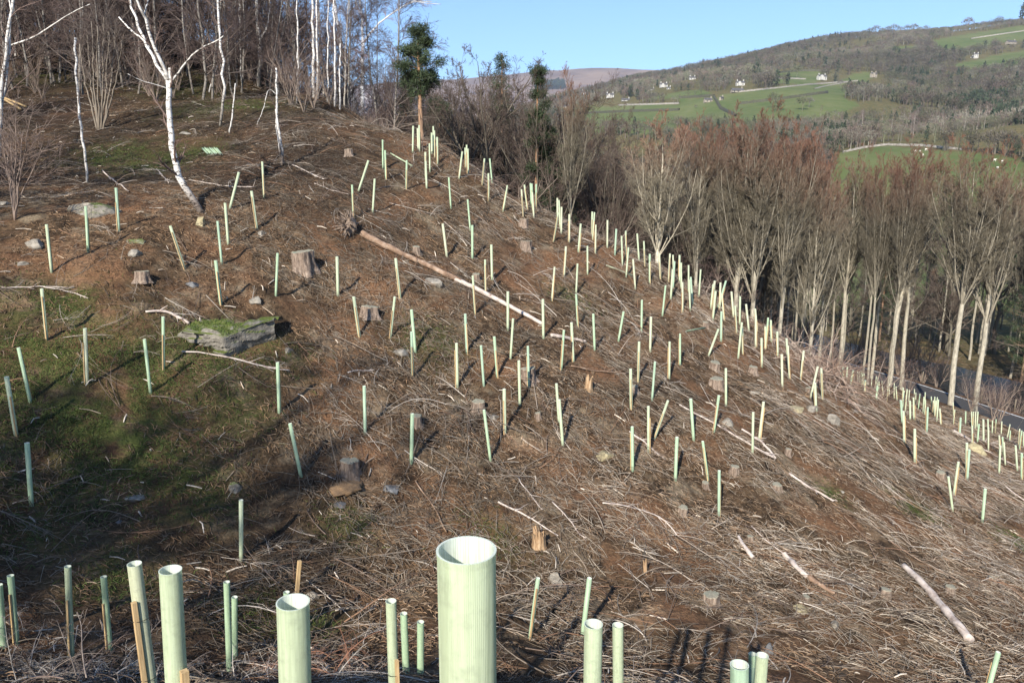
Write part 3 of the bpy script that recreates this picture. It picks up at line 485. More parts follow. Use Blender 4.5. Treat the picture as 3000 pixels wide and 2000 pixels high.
# ------------------------------------------------------------ landmarks: rocks, stumps, logs (2352-wide photo pixels)
LAND=[]     # (short name, px, py)
def rock_mesh(seed,cuts=9,sub=4,rough=.05):
    import bmesh
    r=np.random.default_rng(seed); bm=bmesh.new(); bmesh.ops.create_icosphere(bm,subdivisions=sub,radius=1.); V=np.array([v.co[:] for v in bm.verts])
    for k in range(cuts):
        n=nrm(r.normal(size=3)); d=r.uniform(.45,.8); s=V@n; V=np.where((s>d)[:,None],V-n*(s-d)[:,None]*.93,V)
    V+=V*(rough*(vnoise(V[:,0]*3+seed,V[:,1]*3+V[:,2]*2,seed)+.5*vnoise(V[:,0]*8,V[:,1]*8+V[:,2]*7,seed)))[:,None]
    F=np.array([[v.index for v in f.verts] for f in bm.faces]); bm.free(); return V,F
ROCKS=[ # px,py(centre), width px, height ratio, material, label, short
 (500,782,225,.50,'mossy_gritstone','big flat mossy boulder with layered pale face and dark overhang','the big flat mossy boulder'),
 (207,470,95,.55,'mossy_gritstone','dark mossy boulder half buried under bracken above the left tubes','the dark half buried boulder'),
 (82,555,42,.6,'pale_gritstone','pale angular rock beside the leftmost upper tube','the pale angular rock at left'),
 (49,603,24,.7,'pale_gritstone','small pointed pale rock near the left frame edge below the angular one','the small pointed rock'),
 (8,464,34,.8,'pale_gritstone','pale rock cut by the left frame edge at the hazel bush foot','the rock at the hazel foot'),
 (307,576,36,.6,'pale_gritstone','grey brown rock above the stump left of centre slope','the grey brown rock'),
 (318,548,42,.5,'mossy_gritstone','flat mossy rock just above the grey brown rock','the flat mossy rock'),
 (460,505,24,1.7,'yellow_gritstone','upright yellowish rock directly under the big leaning birch','the yellowish rock under the birch'),
 (443,650,26,.7,'dark_stone','dark little boulder with one pale face in bracken','the dark little boulder'),
 (590,685,28,.9,'pale_gritstone','brown wedge shaped rock beside a dark hollow','the wedge shaped rock'),
 (662,801,19,.95,'pale_gritstone','rounded pale stone right of the big mossy boulder','the rounded pale stone'),
 (600,533,24,.6,'pale_gritstone','low pale rock right of the leaning upper tube','the low pale rock'),
 (428,304,22,.45,'pale_gritstone','white flat stone high on the slope behind the big birch','the white flat stone'),
 (990,640,46,.62,'pale_gritstone','pale domed rock tucked below the long fallen trunk','the pale domed rock'),
 (892,1113,50,.55,'dark_stone','shiny dark grey rock right of the sawdust stump','the dark grey rock'),
 (1132,955,26,.5,'pale_gritstone','small weathered rock below the central stump','the small weathered rock'),
 (1388,1036,52,.62,'yellow_gritstone','large cream coloured rock lying in the brushwood','the cream coloured rock'),
 (1278,1326,36,1.15,'pale_gritstone','upright grey slab stone above the two lower tubes','the upright grey slab'),
 (1667,967,26,1.1,'pale_gritstone','pale pointed rock right of a sloping tube','the pale pointed rock'),
 (1729,897,26,.6,'pale_gritstone','flat broken rock on the right hand slope','the flat broken rock'),
 (1826,936,40,.7,'yellow_gritstone','yellow boulder near the crest with brash around it','the yellow boulder at the crest'),
 (1862,932,36,.9,'pale_gritstone','grey mossy outcrop joined beside the yellow boulder','the grey outcrop'),
 (1911,962,30,1.2,'pale_gritstone','pale tall rock right of the crest outcrop','the pale tall rock'),
 (1840,1394,52,.55,'yellow_gritstone','yellow lichened rock low on the right slope','the yellow lichened rock'),
 (1763,1486,30,1.5,'dark_stone','blue grey rock leaning in bare red earth','the blue grey rock'),
 (1917,1432,22,1.3,'pale_gritstone','pale broken stone beside the red earth patch','the pale broken stone'),
 (1447,1562,66,.6,'yellow_gritstone','rock at the bottom edge between the near tubes','the bottom edge rock'),
 (716,1366,30,.9,'pale_gritstone','pale rock behind the wooden stake','the rock behind the stake'),
 (306,1137,38,.6,'pale_gritstone','dull rock lying in the dark mossy hollow','the dull rock in the hollow'),
 (540,1116,24,1.7,'mossy_gritstone','narrow mossy stone standing above a single tube','the narrow mossy stone'),
 (779,1156,30,.5,'dark_stone','small dark stones below the sawdust mound','the small dark stone'),
 (272,1195,17,.8,'dark_stone','tiny dark stone in the shaded hollow','the tiny dark stone'),
 (2242,1026,44,.75,'yellow_gritstone','pale yellow boulder among the lowest roadside tubes','the roadside yellow boulder'),
 (2296,1020,20,.7,'pale_gritstone','small pale rock at the right edge below the roadside boulder','the small right edge rock'),
 (919,800,52,.30,'pale_gritstone','long thin slab of pale stone beside a bright green tube','the long thin slab'),
 (1920,1012,16,.6,'pale_gritstone','small white stone low on the smooth brash slope','the small white stone'),
 (1935,1128,10,.8,'pale_gritstone','tiny white stone on the brash field','the tiny white stone')]
pos=castP([r[0] for r in ROCKS],[r[1]+r[2]*r[3]*.25 for r in ROCKS])
for i,(r,p) in enumerate(zip(ROCKS,pos)):
    d=p[1]/cp; w=r[2]*K2/FPX*d*(.92 if i==0 else 1); V,F=rock_mesh(100+i,11 if i else 14,5 if r[2]>80 else 4)
    V=V*np.array([.62,.5,.62*r[3]])*w/1.05*1.15
    if i==0:
        nu,nv=90,34; u=np.linspace(0,1,nu); xs=(u-.5)*w*1.02; yf=np.interp(u,[0,.06,.2,.44,.60,.67,.76,1],[.30,.06,.0,-.03,-.16,.06,.36,.95]); zt=np.interp(u,[0,.05,.14,.44,.62,.72,1],[.16,.34,.47,.40,.34,.42,.62]); zb=np.interp(u,[0,.3,.6,1],[.02,-.02,-.16,.15]); rs=[]
        for j in range(nv):
            if j<10: f=1-j/9; yy=yf+.10+f*.75; zz=zt+.04+f*np.interp(u,[0,.7,1],[.18,.16,-.15])+.09*vnoise(xs*4,f*4+0*xs,7)
            elif j<12: f=(j-10)/2; yy=yf+.06*(1-f); zz=zt+.03*(1-f)
            else: f=(j-12)/(nv-13); zz=zt+(zb-.12-zt)*f; st_=np.floor((zz*9+.8*vnoise(xs*2.2,xs*0,3)+xs*.6))/9.; yy=yf+.06*vnoise(xs*1.3,st_*17,5)+.05*vnoise(xs*5,st_*23,6)+.34*np.clip(f-.55,0,1)**1.0
            rs.append(np.c_[xs,yy,zz])
        V=np.concatenate(rs); ix=np.arange(nu*nv).reshape(nv,nu); A=ix[:-1,:-1];B=ix[1:,:-1];F=np.stack([A,A+1,B+1,B],-1).reshape(-1,4)[:,::-1]; p=p+[0,-.12,.02]; V=V+nrm(V-V.mean(0))*(.012*vnoise(V[:,0]*14,V[:,2]*14+V[:,1]*9,8))[:,None]; BTOP=V[:9*nu].reshape(9,nu,3)[:,14:62].reshape(-1,3)+p
    tag(obj('boulder' if r[2]>60 else 'rock',mesh('rock',V,[F],M[r[4]],smooth=False),loc=tuple(p+[0,.05*w,(0.02 if i==0 else -.10)*w])),r[5],'rock')
    LAND.append((r[6],r[0],r[1]))
STUMPS=[ # px,py of cut top, width px, height ratio, broken?, label, short
 (697,575,56,.95,0,'tall pale stump with fluted bark left of the long fallen trunk','the tall fluted stump'),
 (328,622,36,.7,0,'grey round topped stump below the grey brown rock','the grey left stump'),
 (803,1052,54,.75,0,'big stump with a mound of sawdust in front of it','the sawdust stump'),
 (850,702,46,.6,0,'wide weathered stump with peeling bark in mid slope','the wide weathered stump'),
 (958,950,26,1.2,0,'small dark barked stump beside a pale tube','the small dark stump'),
 (1098,918,36,.75,0,'ragged grey stump right of the curved brash','the ragged grey stump'),
 (1214,842,40,.9,0,'stump with a flat brown top between two pairs of tubes','the flat brown stump'),
 (1207,553,30,.8,0,'squat grey stump below the crest stump','the squat grey stump'),
 (1203,503,24,.8,0,'grey stump near the crest behind a thin tube','the crest stump'),
 (1619,738,16,1.,0,'small pale stump beside the lying tube at the crest','the small crest stump'),
 (1640,829,28,.8,0,'pale topped stump below a leaning tube on the right slope','the pale topped stump'),
 (1728,840,24,.8,0,'neat round stump left of a row of crest tubes','the neat round stump'),
 (1645,866,36,.75,0,'broad stump with a pale oval cut face','the broad oval stump'),
 (1855,889,14,1.,0,'tiny stump near the crest outcrop','the tiny crest stump'),
 (1809,1028,17,1.2,0,'upright little stump alone on the right slope','the lonely little stump'),
 (1685,1066,26,1.,0,'stump right of the lower leaning tube','the right slope stump'),
 (1783,1108,26,.8,0,'dark stump half sunk in brash','the half sunk stump'),
 (1620,1104,19,1.,0,'stump with a white fresh cut under a tube foot','the white cut stump'),
 (1567,1160,26,.9,0,'crumbling stump above the brash field','the crumbling stump'),
 (1633,1358,46,.85,0,'large stump with green oval cut face low in the brash','the green topped stump'),
 (1722,1228,18,1.,0,'thin stump beside a split log','the thin stump'),
 (1848,1364,22,1.,0,'dark capped stump just above the yellow lichened rock','the dark capped stump'),
 (2031,1348,28,1.,0,'stump with green top left of the big pale log','the stump left of the pale log'),
 (2182,1342,26,1.,0,'stump with splintered side above the big pale log','the stump above the pale log'),
 (2277,1320,20,1.2,0,'small stump near the right frame edge','the right edge stump'),
 (2159,1080,22,1.,0,'low stump left of two crossing tubes','the low right stump'),
 (1237,1212,36,1.5,1,'broken pale stump with splintered wood in the middle foreground','the broken pale stump'),
 (1351,866,20,1.9,1,'splintered orange stump snapped off short','the orange splintered stump'),
 (957,565,20,1.,0,'small stump below the long fallen trunk top','the small trunk side stump'),
 (1094,628,20,.9,0,'small stump above the fallen trunk','the stump above the trunk'),
 (1456,884,24,.9,0,'grey stump beside the mid slope branch','the mid slope grey stump'),
 (1236,946,17,1.,0,'short round stump in the centre of the slope','the short round stump'),
 (801,343,20,.8,0,'weathered stump high on the slope under the wood','the high weathered stump'),
 (1482,1285,11,3.5,1,'thin upright dead stick stump in the brash','the upright dead stick')]
pos=castP([s[0] for s in STUMPS],[s[1]+s[2]*s[3]*.8 for s in STUMPS])
for i,(s,p) in enumerate(zip(STUMPS,pos)):
    r=np.random.default_rng(300+i); w=s[2]*K2/FPX*p[1]/cp*.5*.84; hh=w*2*s[3]
    n=40; K=9; a=np.arange(n)*2*PI/n; lob=1+.07*np.sin(a*5+i)+.05*np.sin(a*9+2*i)+.07*np.sin(a*3+i*3)+r.normal(0,.025,40)
    fl=np.sin(a*r.integers(4,6)+r.uniform(0,6))*.5+.5
    V=[]
    for k in range(K):
        t=k/(K-1); z=-.35*hh+(1.22*hh)*t; rad=w*(lob*(.97+.06*(1-t))+(1-t)**3*(.12+.55*fl))
        if s[4] and k==K-1: z=hh*(.55+.75*np.abs(vnoise(a*2.5+i,a*0+i,3)))
        zz=z+np.zeros(n)+(.06*w*np.cos(a+i) if k==K-1 else 0); rad=rad*(1+r.normal(0,.018,n)+.06*vnoise(a*3,a*0+k*.9,i)); V.append(np.c_[np.cos(a)*rad,np.sin(a)*rad,zz+(r.normal(0,.03*w,n) if k==K-1 else 0)])
    V=np.concatenate(V); ix=np.arange(K*n).reshape(K,n); A=ix[:-1];B=ix[1:]
    F=np.stack([A,np.roll(A,-1,1),np.roll(B,-1,1),B],-1).reshape(-1,4)
    e=empty('tree_stump',tuple(p),s[5],'stump'); e.rotation_euler=(r.uniform(-.03,.18),r.uniform(-.1,.12),0)
    obj('bark',mesh('stump_bark',V,[F],M['heart' if s[4] else 'stump']),e)
    top=V[-n:].copy(); 
    if not s[4]:
        c=top.mean(0); V2=np.r_[top,top*[.93,.93,1]+[0,0,.012],[c+[0,0,.012]]]; i0=np.arange(n)
        F2=np.stack([i0,(i0+1)%n,n+(i0+1)%n,n+i0],-1); T2=np.stack([n+i0,n+(i0+1)%n,np.full(n,2*n)],-1)
        obj('cut_face',mesh('cut_face',V2,[F2,T2],M['cut'],smooth=False),e)
    else:
        c=top.mean(0)-[0,0,.25*hh]; V2=np.r_[top,[c]]; i0=np.arange(n); obj('splintered_wood',mesh('splinter',V2,[np.stack([i0,(i0+1)%n,np.full(n,n)],-1)],M['heart'],smooth=False),e)
    LAND.append((s[6],s[0],s[1]))
# sawdust mound under the big stump
q=castP([790],[1118])[0]; V,F=rock_mesh(77,0,4,.12); V=V*(1+.18*vnoise(V[:,0]*4,V[:,1]*4,12))[:,None]*[.40,.40,.09]
m_=NT('sawdust'); m_.base(m_.ramp(m_.noise(25,5,.7),[(.3,(.12,.075,.04)),(.7,(.24,.155,.085))])); M['dust']=m_.m
tag(obj('sawdust_mound',mesh('sawdust_mound',V,[F],M['dust']),loc=tuple(q)),'smooth heap of brown sawdust in front of the big stump','sawdust')
# logs and long branches lying on the slope
def lie(pts,lift,K=14,wob=.02,seed=0):
    pts=np.array(pts,float); d=np.r_[0,np.cumsum(np.hypot(*np.diff(pts,axis=0).T))]; t=np.linspace(0,d[-1],K)
    x=np.interp(t,d,pts[:,0]); y=np.interp(t,d,pts[:,1]); r=np.random.default_rng(seed)
    q=castP(x,y); q=q+nrm(r.normal(size=q.shape))*wob; 
    for _ in range(5): q[1:-1]=(q[:-2]+2*q[1:-1]+q[2:])/4
    g=H(q[:,0],q[:,1]); q[:,2]=np.maximum(q[:,2],g-.0)+lift
    return q
LOGS=[([(830,545),(900,580),(985,620),(1060,655)],.105,.085,'log','log','long fallen pine trunk with pink brown bark running down from a root plate','the upper fallen trunk'),
 ([(1045,648),(1110,678),(1180,715),(1250,752)],.08,.06,'bleach','log','lower pale end of the fallen trunk crossing behind mid slope tubes','the pale trunk end'),
 ([(1265,775),(1300,782),(1345,790)],.06,.04,'bleach','log','short broken trunk piece below the pale trunk end','the short trunk piece'),
 ([(1798,1278),(1830,1312),(1852,1330)],.06,.05,'bleach','log','pale shattered log above the yellow lichened rock','the pale shattered log'),
 ([(1856,1334),(1885,1352),(1915,1372)],.06,.03,'log','log','thin reddish log continuing below the shattered log','the thin reddish log'),
 ([(2074,1305),(2130,1360),(2180,1420),(2228,1480)],.07,.09,'bleach','log','big pale pinkish log lying low on the right slope','the big pale log'),
 ([(1695,1237),(1725,1285)],.03,.05,'bleach','log','short split log with a pointed upper end','the split log'),
 ([(2190,993),(2242,1024)],.07,.06,'bleach','log','pale log left of the roadside yellow boulder','the roadside pale log'),
 ([(2242,1026),(2290,1052),(2345,1078)],.03,.02,'bleach','branch','long pale pole leading right from the roadside boulder','the roadside pole'),
 ([(1562,934),(1600,955),(1680,1000),(1778,1058)],.022,.03,'bleach','branch','very long straight pale pole left of two tubes on right slope','the long straight pole'),
 ([(1705,990),(1745,1015),(1781,1056)],.03,.035,'bleach','branch','pale thick pole just right of the long straight pole','the thick pale pole'),
 ([(1813,1095),(1862,1125),(1918,1158)],.03,.025,'bleach','branch','pale branch below the half sunk stump','the pale lower branch'),
 ([(1446,998),(1485,1022),(1520,1055)],.022,.018,'bleach','branch','thin pale stick left of the orange earth patch','the thin pale stick'),
 ([(1775,899),(1815,905),(1857,914)],.018,.02,'heart','branch','straight yellowish pole left of the crest tubes','the yellowish pole'),
 ([(417,810),(520,825),(600,846),(662,858)],.022,.016,'bleach','branch','long thin branch lying below the big flat mossy boulder','the long thin branch'),
 ([(340,722),(380,720),(410,732),(437,747)],.03,.035,'bleach','branch','crooked pale branch above the big flat mossy boulder','the crooked pale branch'),
 ([(1146,1162),(1200,1185),(1235,1205),(1278,1238)],.022,.012,'bleach','branch','pale forked branch above the broken pale stump','the pale forked branch'),
 ([(1187,1100),(1210,1130),(1245,1175)],.014,.010,'bleach','branch','thin grey stick above the forked branch','the thin grey stick'),
 ([(1385,1160),(1440,1168),(1520,1190),(1560,1235)],.018,.012,'bleach','branch','curving grey branch in the middle of the brash field','the curving grey branch'),
 ([(1270,1160),(1300,1190),(1345,1245)],.014,.01,'bleach','branch','thin curved stick right of the broken pale stump','the thin curved stick'),
 ([(235,397),(265,420),(298,445)],.022,.02,'bleach','branch','short pale pole below the thin broken birch','the short pale pole'),
 ([(670,382),(705,398),(745,417)],.02,.02,'bleach','branch','pale branch on the slope under the snapped birch','the snapped birch branch'),
 ([(437,416),(500,430),(583,435)],.018,.015,'bleach','branch','nearly level thin branch right of the big leaning birch','the level thin branch'),
 ([(357,392),(378,410),(390,425)],.018,.015,'bleach','branch','bent little branch left of the big leaning birch','the bent little branch'),
 ([(2292,1108),(2320,1128),(2352,1153)],.02,.02,'bleach','branch','pale stick running off the right frame edge','the stick at the right edge'),
 ([(2304,1005),(2330,1020),(2352,1030)],.02,.02,'bleach','branch','pale stick above the right edge tubes','the upper right edge stick'),
 ([(1313,845),(1360,855),(1440,862)],.025,.018,'log','branch','dead branch right of the splintered orange stump','the mid slope dead branch'),
 ([(0,668),(80,662),(170,664)],.014,.012,'bleach','branch','level pale branch entering from the left edge','the left edge branch'),
 ([(105,665),(150,672),(205,690)],.012,.01,'bleach','branch','slender pale branch crossing the left edge branch','the slender left branch'),
 ([(1540,598),(1470,560)],.012,.012,'bleach','branch','short branch under the pale crest tree','the crest branch'),
 ([(795,860),(830,856),(862,852)],.016,.014,'bleach','branch','short straight stick in the middle left slope','the short straight stick'),
 ([(803,452),(760,440),(724,424)],.012,.012,'bleach','branch','thin stick left of the uppermost lying tube','the thin upper stick'),
 ([(950,1110),(1000,1170),(1020,1225)],.015,.01,'log','branch','dark stick curving down behind the biggest tube','the dark curving stick'),
 ([(1935,1190),(1985,1235),(2010,1290)],.014,.01,'log','branch','dark slender branch on the right brash slope','the dark slender branch'),
 ([(1725,1215),(1780,1262),(1850,1322)],.014,.01,'bleach','branch','slanting thin pole above the pale shattered log','the slanting thin pole'),
 ([(2045,1248),(2110,1290),(2200,1340)],.014,.01,'log','branch','slim brown pole across the right brash slope','the slim brown pole'),
 ([(2225,1000),(2260,1015),(2300,1034)],.02,.018,'bleach','branch','thin pole left of the small right edge rock','the thin right pole')]
for i,(pt,r0,r1,mt,cat,lab,sh) in enumerate(LOGS):
    K=22 if cat=='log' else 14; q=lie(pt,r0*.8+.04,K,.03 if cat=='log' else .05,i); R=np.linspace(r0,r1,K)*(1+.08*np.random.default_rng(i).normal(size=K)); g=G(); C=(1,1,1)
    g.tubes(q[None],R[None],14 if cat=='log' else 7,C,cap=True)
    if i in (0,1): # snags
        a_,ra_=grow(q[None],R[None],7,.05,.98,60,.03,.2,.05,3,np.random.default_rng(i),.3); g.tubes(a_,ra_,5,C)
    if cat=='branch':
        a_,ra_=grow(q[None],R[None],7,.2,.98,38,.22,.12,.12,5,np.random.default_rng(i),.6); g.tubes(a_,np.maximum(ra_,.004),4,C)
    tag(obj('fallen_log' if cat=='log' else 'fallen_branch',g.build(cat,M[mt])),lab,cat)
    m=pt[len(pt)//2]; LAND.append((sh,m[0],m[1]))
# root plate at the head of the fallen trunk
q=castP([806],[535])[0]; r=np.random.default_rng(5); g=G(); V,F=rock_mesh(55,3,3,.2); V=V*[.2,.38,.30]; g.add(V,None,F)
n=70; dd=nrm(r.normal(size=(n,3))*[.35,1,1]+[-.3,0,.1]); p=np.zeros((n,3))+dd*.2; qq=[p]
for k in range(5): dd=nrm(dd+r.normal(size=dd.shape)*.22); p=p+dd*r.uniform(.05,.13,(n,1)); qq.append(p)
g.tubes(np.stack(qq,1),np.linspace(.04,.008,6)[None].repeat(n,0),5,(.9,.8,.7))
tag(obj('root_plate',g.build('root_plate',M['stump']),loc=tuple(q+[0,0,.2])),'upturned root plate with earth at the head of the fallen trunk','root plate'); LAND.append(('the root plate',806,530))
LAND+=[('the big leaning birch foot',455,480),('the snapped birch foot',648,378),('the lying tube pile',487,358),('the tall pine at the crest',970,345),('the pale crest tree',1502,590),('the brash heap',1875,850)]
# ------------------------------------------------------------ tree shelters
def tube_mesh(name,rad,mat,sides=16,rib=0.,wall=.0022,L=1.2,seg=2,ov=0.):
    a=np.arange(sides)*2*PI/sides; rr=rad*(1+ov*np.cos(2*a)); ro=rr+(rib*(np.arange(sides)%2) if rib else 0); ri=rr-wall
    zs=np.linspace(-.05,L,seg); V=[]; 
    flare=lambda z: .0007*max(0,(z-L+.012)/.012)
    if rib: zs=np.r_[zs[:-1],L-.012,L]
    for z in zs: V.append(np.c_[np.cos(a)*(ro+flare(z)*2),np.sin(a)*(ro+flare(z)*2),np.full(sides,z)])
    for z in zs[::-1]: V.append(np.c_[np.cos(a)*ri,np.sin(a)*ri,np.full(sides,z)])
    V=np.concatenate(V); n=len(zs)*2; ix=np.arange(n*sides).reshape(n,sides); A=ix[:-1];B=ix[1:]
    F=np.stack([A,np.roll(A,-1,1),np.roll(B,-1,1),B],-1).reshape(-1,4)
    fm=(np.arange(len(F))//sides>=len(zs)-1).astype(int); return mesh(name,V,[F],[M[mat],M['inner']],smooth=not rib,fmat=fm)
PL=['mint_plastic','pale_green_plastic','straw_green_plastic','blue_green_plastic']; PW=['mint','pale green','straw green','bluish green']
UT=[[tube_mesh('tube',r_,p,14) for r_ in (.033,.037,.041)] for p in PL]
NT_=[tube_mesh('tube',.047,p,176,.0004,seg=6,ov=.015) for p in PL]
def stake_mesh(w,h):
    g=G(); g.box((0,0,h/2-.15),(w,w,h+.3)); V=np.concatenate(g.V); V[V[:,2]>h-.1]+= [0,0,0]
    return mesh('stake',V,[np.concatenate(g.Q)],M['stake'],smooth=False)
STK=[stake_mesh(.022,h) for h in (.8,.9,1.02)]
STN=stake_mesh(.026,.86)
g=G(); th_=np.linspace(0,2*PI,25); g.tubes(np.stack([np.cos(th_)*.056,np.sin(th_)*.056,0*th_],-1)[None],np.full((1,25),.0022),5); TIE=g.build('cable_tie',M['tie'])
from mathutils import Vector, Matrix
def axis_quat(v): return Vector(v).to_track_quat('Z','Y')
bs=cast([t[2] for t in TUBES],[t[3] for t in TUBES]); used=[]
def words(n):
    w=['','nearest','second nearest','third nearest','fourth nearest','fifth nearest','sixth nearest','seventh nearest','eighth nearest','ninth nearest','tenth nearest']
    return w[n] if n<len(w) else '%dth nearest'%n
def ordin(n):
    return '%d%s'%(n,'th' if 10<=n%100<=20 else {1:'st',2:'nd',3:'rd'}.get(n%10,'th'))
info=[]
for i,(t,b) in enumerate(zip(TUBES,bs)):
    r=np.random.default_rng(1000+i); q=rays(t[0],t[1]); top=q/q[1]*b[1]
    v=top-b; 
    d=b[1]; bx,by=t[2]/K2,t[3]/K2
    # greener shelters mostly low and left, straw coloured ones up the slope
    k=r.choice(4,p=(.36,.42,.12,.10) if by>900 and bx<1500 else ((.16,.54,.27,.03) if d>25 else (.27,.47,.18,.08)))
    info.append((b,v,k,bx,by,r,t))
lean=lambda t:('leaning right' if (t[0]-t[2])>.16*(t[3]-t[1]) else 'leaning left' if (t[2]-t[0])>.16*(t[3]-t[1]) else 'upright')
far_i=[i for i,x in enumerate(info) if x[3]>1900 and x[0][1]>36]
far_i.sort(key=lambda i:info[i][3])
lab={}
for n,i in enumerate(far_i): lab[i]='%s %s tree shelter in the small far rows above the road, %s from left'%(PW[info[i][2]],lean(info[i][6]),ordin(n+1))
grp={}
for i,x in enumerate(info):
    if i in lab: continue
    dd=[math.hypot(x[3]-l[1],(x[4]-25-l[2])) for l in LAND]; k=int(np.argmin(dd)); dx=x[3]-LAND[k][1]; dy=x[4]-25-LAND[k][2]
    side=('right of' if dx>0 else 'left of') if abs(dx)>abs(dy) else ('below' if dy>0 else 'above')
    grp.setdefault((k,side),[]).append((dd[k],i))
for (k,side),l in grp.items():
    l.sort()
    for n,(dd,i) in enumerate(l): lab[i]='%s %s tree shelter, %s %s %s'%(PW[info[i][2]],lean(info[i][6]),words(n+1),side,LAND[k][0])
for i in list(lab):
    if len(lab[i].replace(',','').split())>16: lab[i]=lab[i].replace(' leaning',' leaning').replace('tree shelter','shelter').replace('bluish green','bluish')
def shelter(b,v,k,r,label,near_=False,rad=None,stake=True):
    L=np.linalg.norm(v); e=empty('tree_shelter',tuple(b),label,'tree shelter','tree shelters planted across the felled hillside')
    e.rotation_mode='QUATERNION'; e.rotation_quaternion=axis_quat(v)@Matrix.Rotation(r.uniform(0,6.28),4,'Z').to_quaternion()
    if near_:
        o=obj('tube',NT_[k],e,scale=((rad or .047)/.047,)*2+(L/1.2,))
    else: o=obj('tube',UT[k][r.integers(0,3)],e,scale=(1,1,L/1.2))
    return e,L
for i,(b,v,k,bx,by,r,t) in enumerate(info):
    nr_=t in TUBES[-5:] or b[1]<9
    e,L=shelter(b,v,k,r,lab[i],nr_,.040)
    if r.random()<.95:
        # stake stands on a side facing across the view
        a=r.choice([0,PI])+r.normal(0,.5); e.rotation_quaternion=axis_quat(v)
        s=obj('stake',STK[r.integers(0,3)],e,loc=(math.cos(a)*.052,math.sin(a)*.052,0),rot=(0,0,r.uniform(0,1.5)),scale=(1,1,L/1.2))
# near shelters, foot found where the tube is 1.2 m long
NL=['pale shelter leaning left with stake on its right, left pair near the camera','wide pale shelter with a sawn stake on its left, bottom left','grey green shelter leaning left behind the wide one with its stake','green shelter cut by the left frame edge',
 'second widest shelter, pale green, left of the widest one at the bottom','small mint shelter top peeping out behind the second widest shelter',
 'tall pale shelter left of two mint ones at the bottom centre','mint shelter between the pale one and the short mint one','rightmost mint shelter just left of the widest shelter',
 'widest shelter with ribbed wall, right in front of the camera','thin shelter almost hidden behind the right side of the widest one','wide pale shelter with open rim right of the widest one','narrower pale shelter beside the wide one, bottom right of centre',
 'wide grey green open shelter at the bottom edge on the right','small shelter behind the grey green open one at the bottom','pale shelter rising right of the grey green open one','little shelter squeezed between the two at the bottom right']
NK=[2,1,3,0,1,0,1,0,0,1,1,1,1,3,0,1,3]
NS={0:(.9,.79),1:(-.4,.62),2:(-1.2,.80),6:(-1.0,.55),10:(.9,.45),11:(.7,.40),12:(.9,.50),3:None}
for i,n in enumerate(NEARS):
    r=np.random.default_rng(2000+i); rad=.047 if n[4]>20 else .038; rad=.05 if i==9 else .046
    q=rays(n[0],n[1]); d=FPX*2*rad/n[4]*1.0; d=d/np.linalg.norm(rays(n[0],n[1]))*1.0
    rr_=rays(n[0],n[1]); top=rr_/np.linalg.norm(rr_)*(FPX*2*rad/n[4]*(1/np.cos(np.arctan((n[1]-1000)/FPX))))
    # second point on the axis: same length along the photographed direction
    q2=rays(n[2],n[3]); 
    # the axis plane contains both rays; keep it upright within that plane
    nn=nrm(np.cross(rr_,q2)); down=-Z3-nn*(-Z3@nn); down=nrm(down); b=top+down*1.2
    g0=gz(b[0],b[1]); 
    if g0<b[2]: b=top+down*min(1.6,1.2+(b[2]-g0)/abs(down[2]))
    e,L=shelter(b,top-b,NK[i],r,NL[i],True,rad)
    e.rotation_quaternion=axis_quat(top-b)
    if NS.get(i):
        sx,hh=NS[i]; a=0 if sx>0 else PI; a+= -.55*(1 if sx>0 else -1); sc=1.25 if i in (0,1) else 1.
        s=obj('stake',STN,e,loc=(math.cos(a)*(rad+.018),math.sin(a)*(rad+.018),0),rot=(0,0,.3),scale=(1.15,1.15,L*hh/.86))
        for hz in (hh-.12,hh-.5): obj('cable_tie',TIE,e,loc=(math.cos(a)*.012,math.sin(a)*.012,L*hz),scale=(1.15,1.15,1))
# lying shelters
for (x0,y0,x1,y1,k,l) in [(899,356,957,390,1,'shelter lying on the ground behind two upright ones high on the slope'),(1395,613,1452,635,2,'fallen shelter lying across the slope at the crest line'),(1578,763,1632,753,0,'mint shelter lying flat left of the small crest stump')]:
    q=castP([x0,x1],[y0,y1]); v=q[1]-q[0]; L=np.linalg.norm(v); v=v/L*min(1.3,max(L,1.0)); e,_=shelter(q[0]+[0,0,.05],v,k,np.random.default_rng(3),l)
q=castP([470,512],[347,368]); up=np.array([0,-.35,1])
for k in range(7):
    q=castP([466+k*5.4],[347+ (k%2)*1.5])[0]; q2=castP([490+k*4.2],[371-k*.6])[0]; v=nrm(q2-q)*1.15
    e,_=shelter(q+[0,0,.10+.05*(k%2)],v,0 if k%3 else 3,np.random.default_rng(k),'mint green shelter in the loose pile lying high on the slope, %s from the left'%ordin(k+1)); e['group']='unused shelters in a pile'
# loose stakes
for k,(x0,y0,x1,y1,l) in enumerate([(16,232,60,250,'pale sawn stake lying high on the slope at left, pointing right'),(14,236,48,256,'second pale sawn stake crossing the first one at left'),]):
    q=castP([x0,x1],[y0,y1]); v=q[1]-q[0]; o=obj('wooden_stake',stake_mesh(.07,np.linalg.norm(v)*1.),loc=tuple(q[0]+[0,0,.12])); o.rotation_mode='QUATERNION'; o.rotation_quaternion=axis_quat(v); tag(o,l,'stake')
b=castP([681],[1372])[0]; q=rays(688*K2,1287*K2); top=q/q[1]*(b[1]+.05); o=obj('wooden_stake',stake_mesh(.055,float(np.linalg.norm(top-b))),loc=tuple(b)); o.rotation_mode='QUATERNION'; o.rotation_quaternion=axis_quat(top-b); tag(o,'bare sawn stake without a shelter standing behind the second widest one','stake')
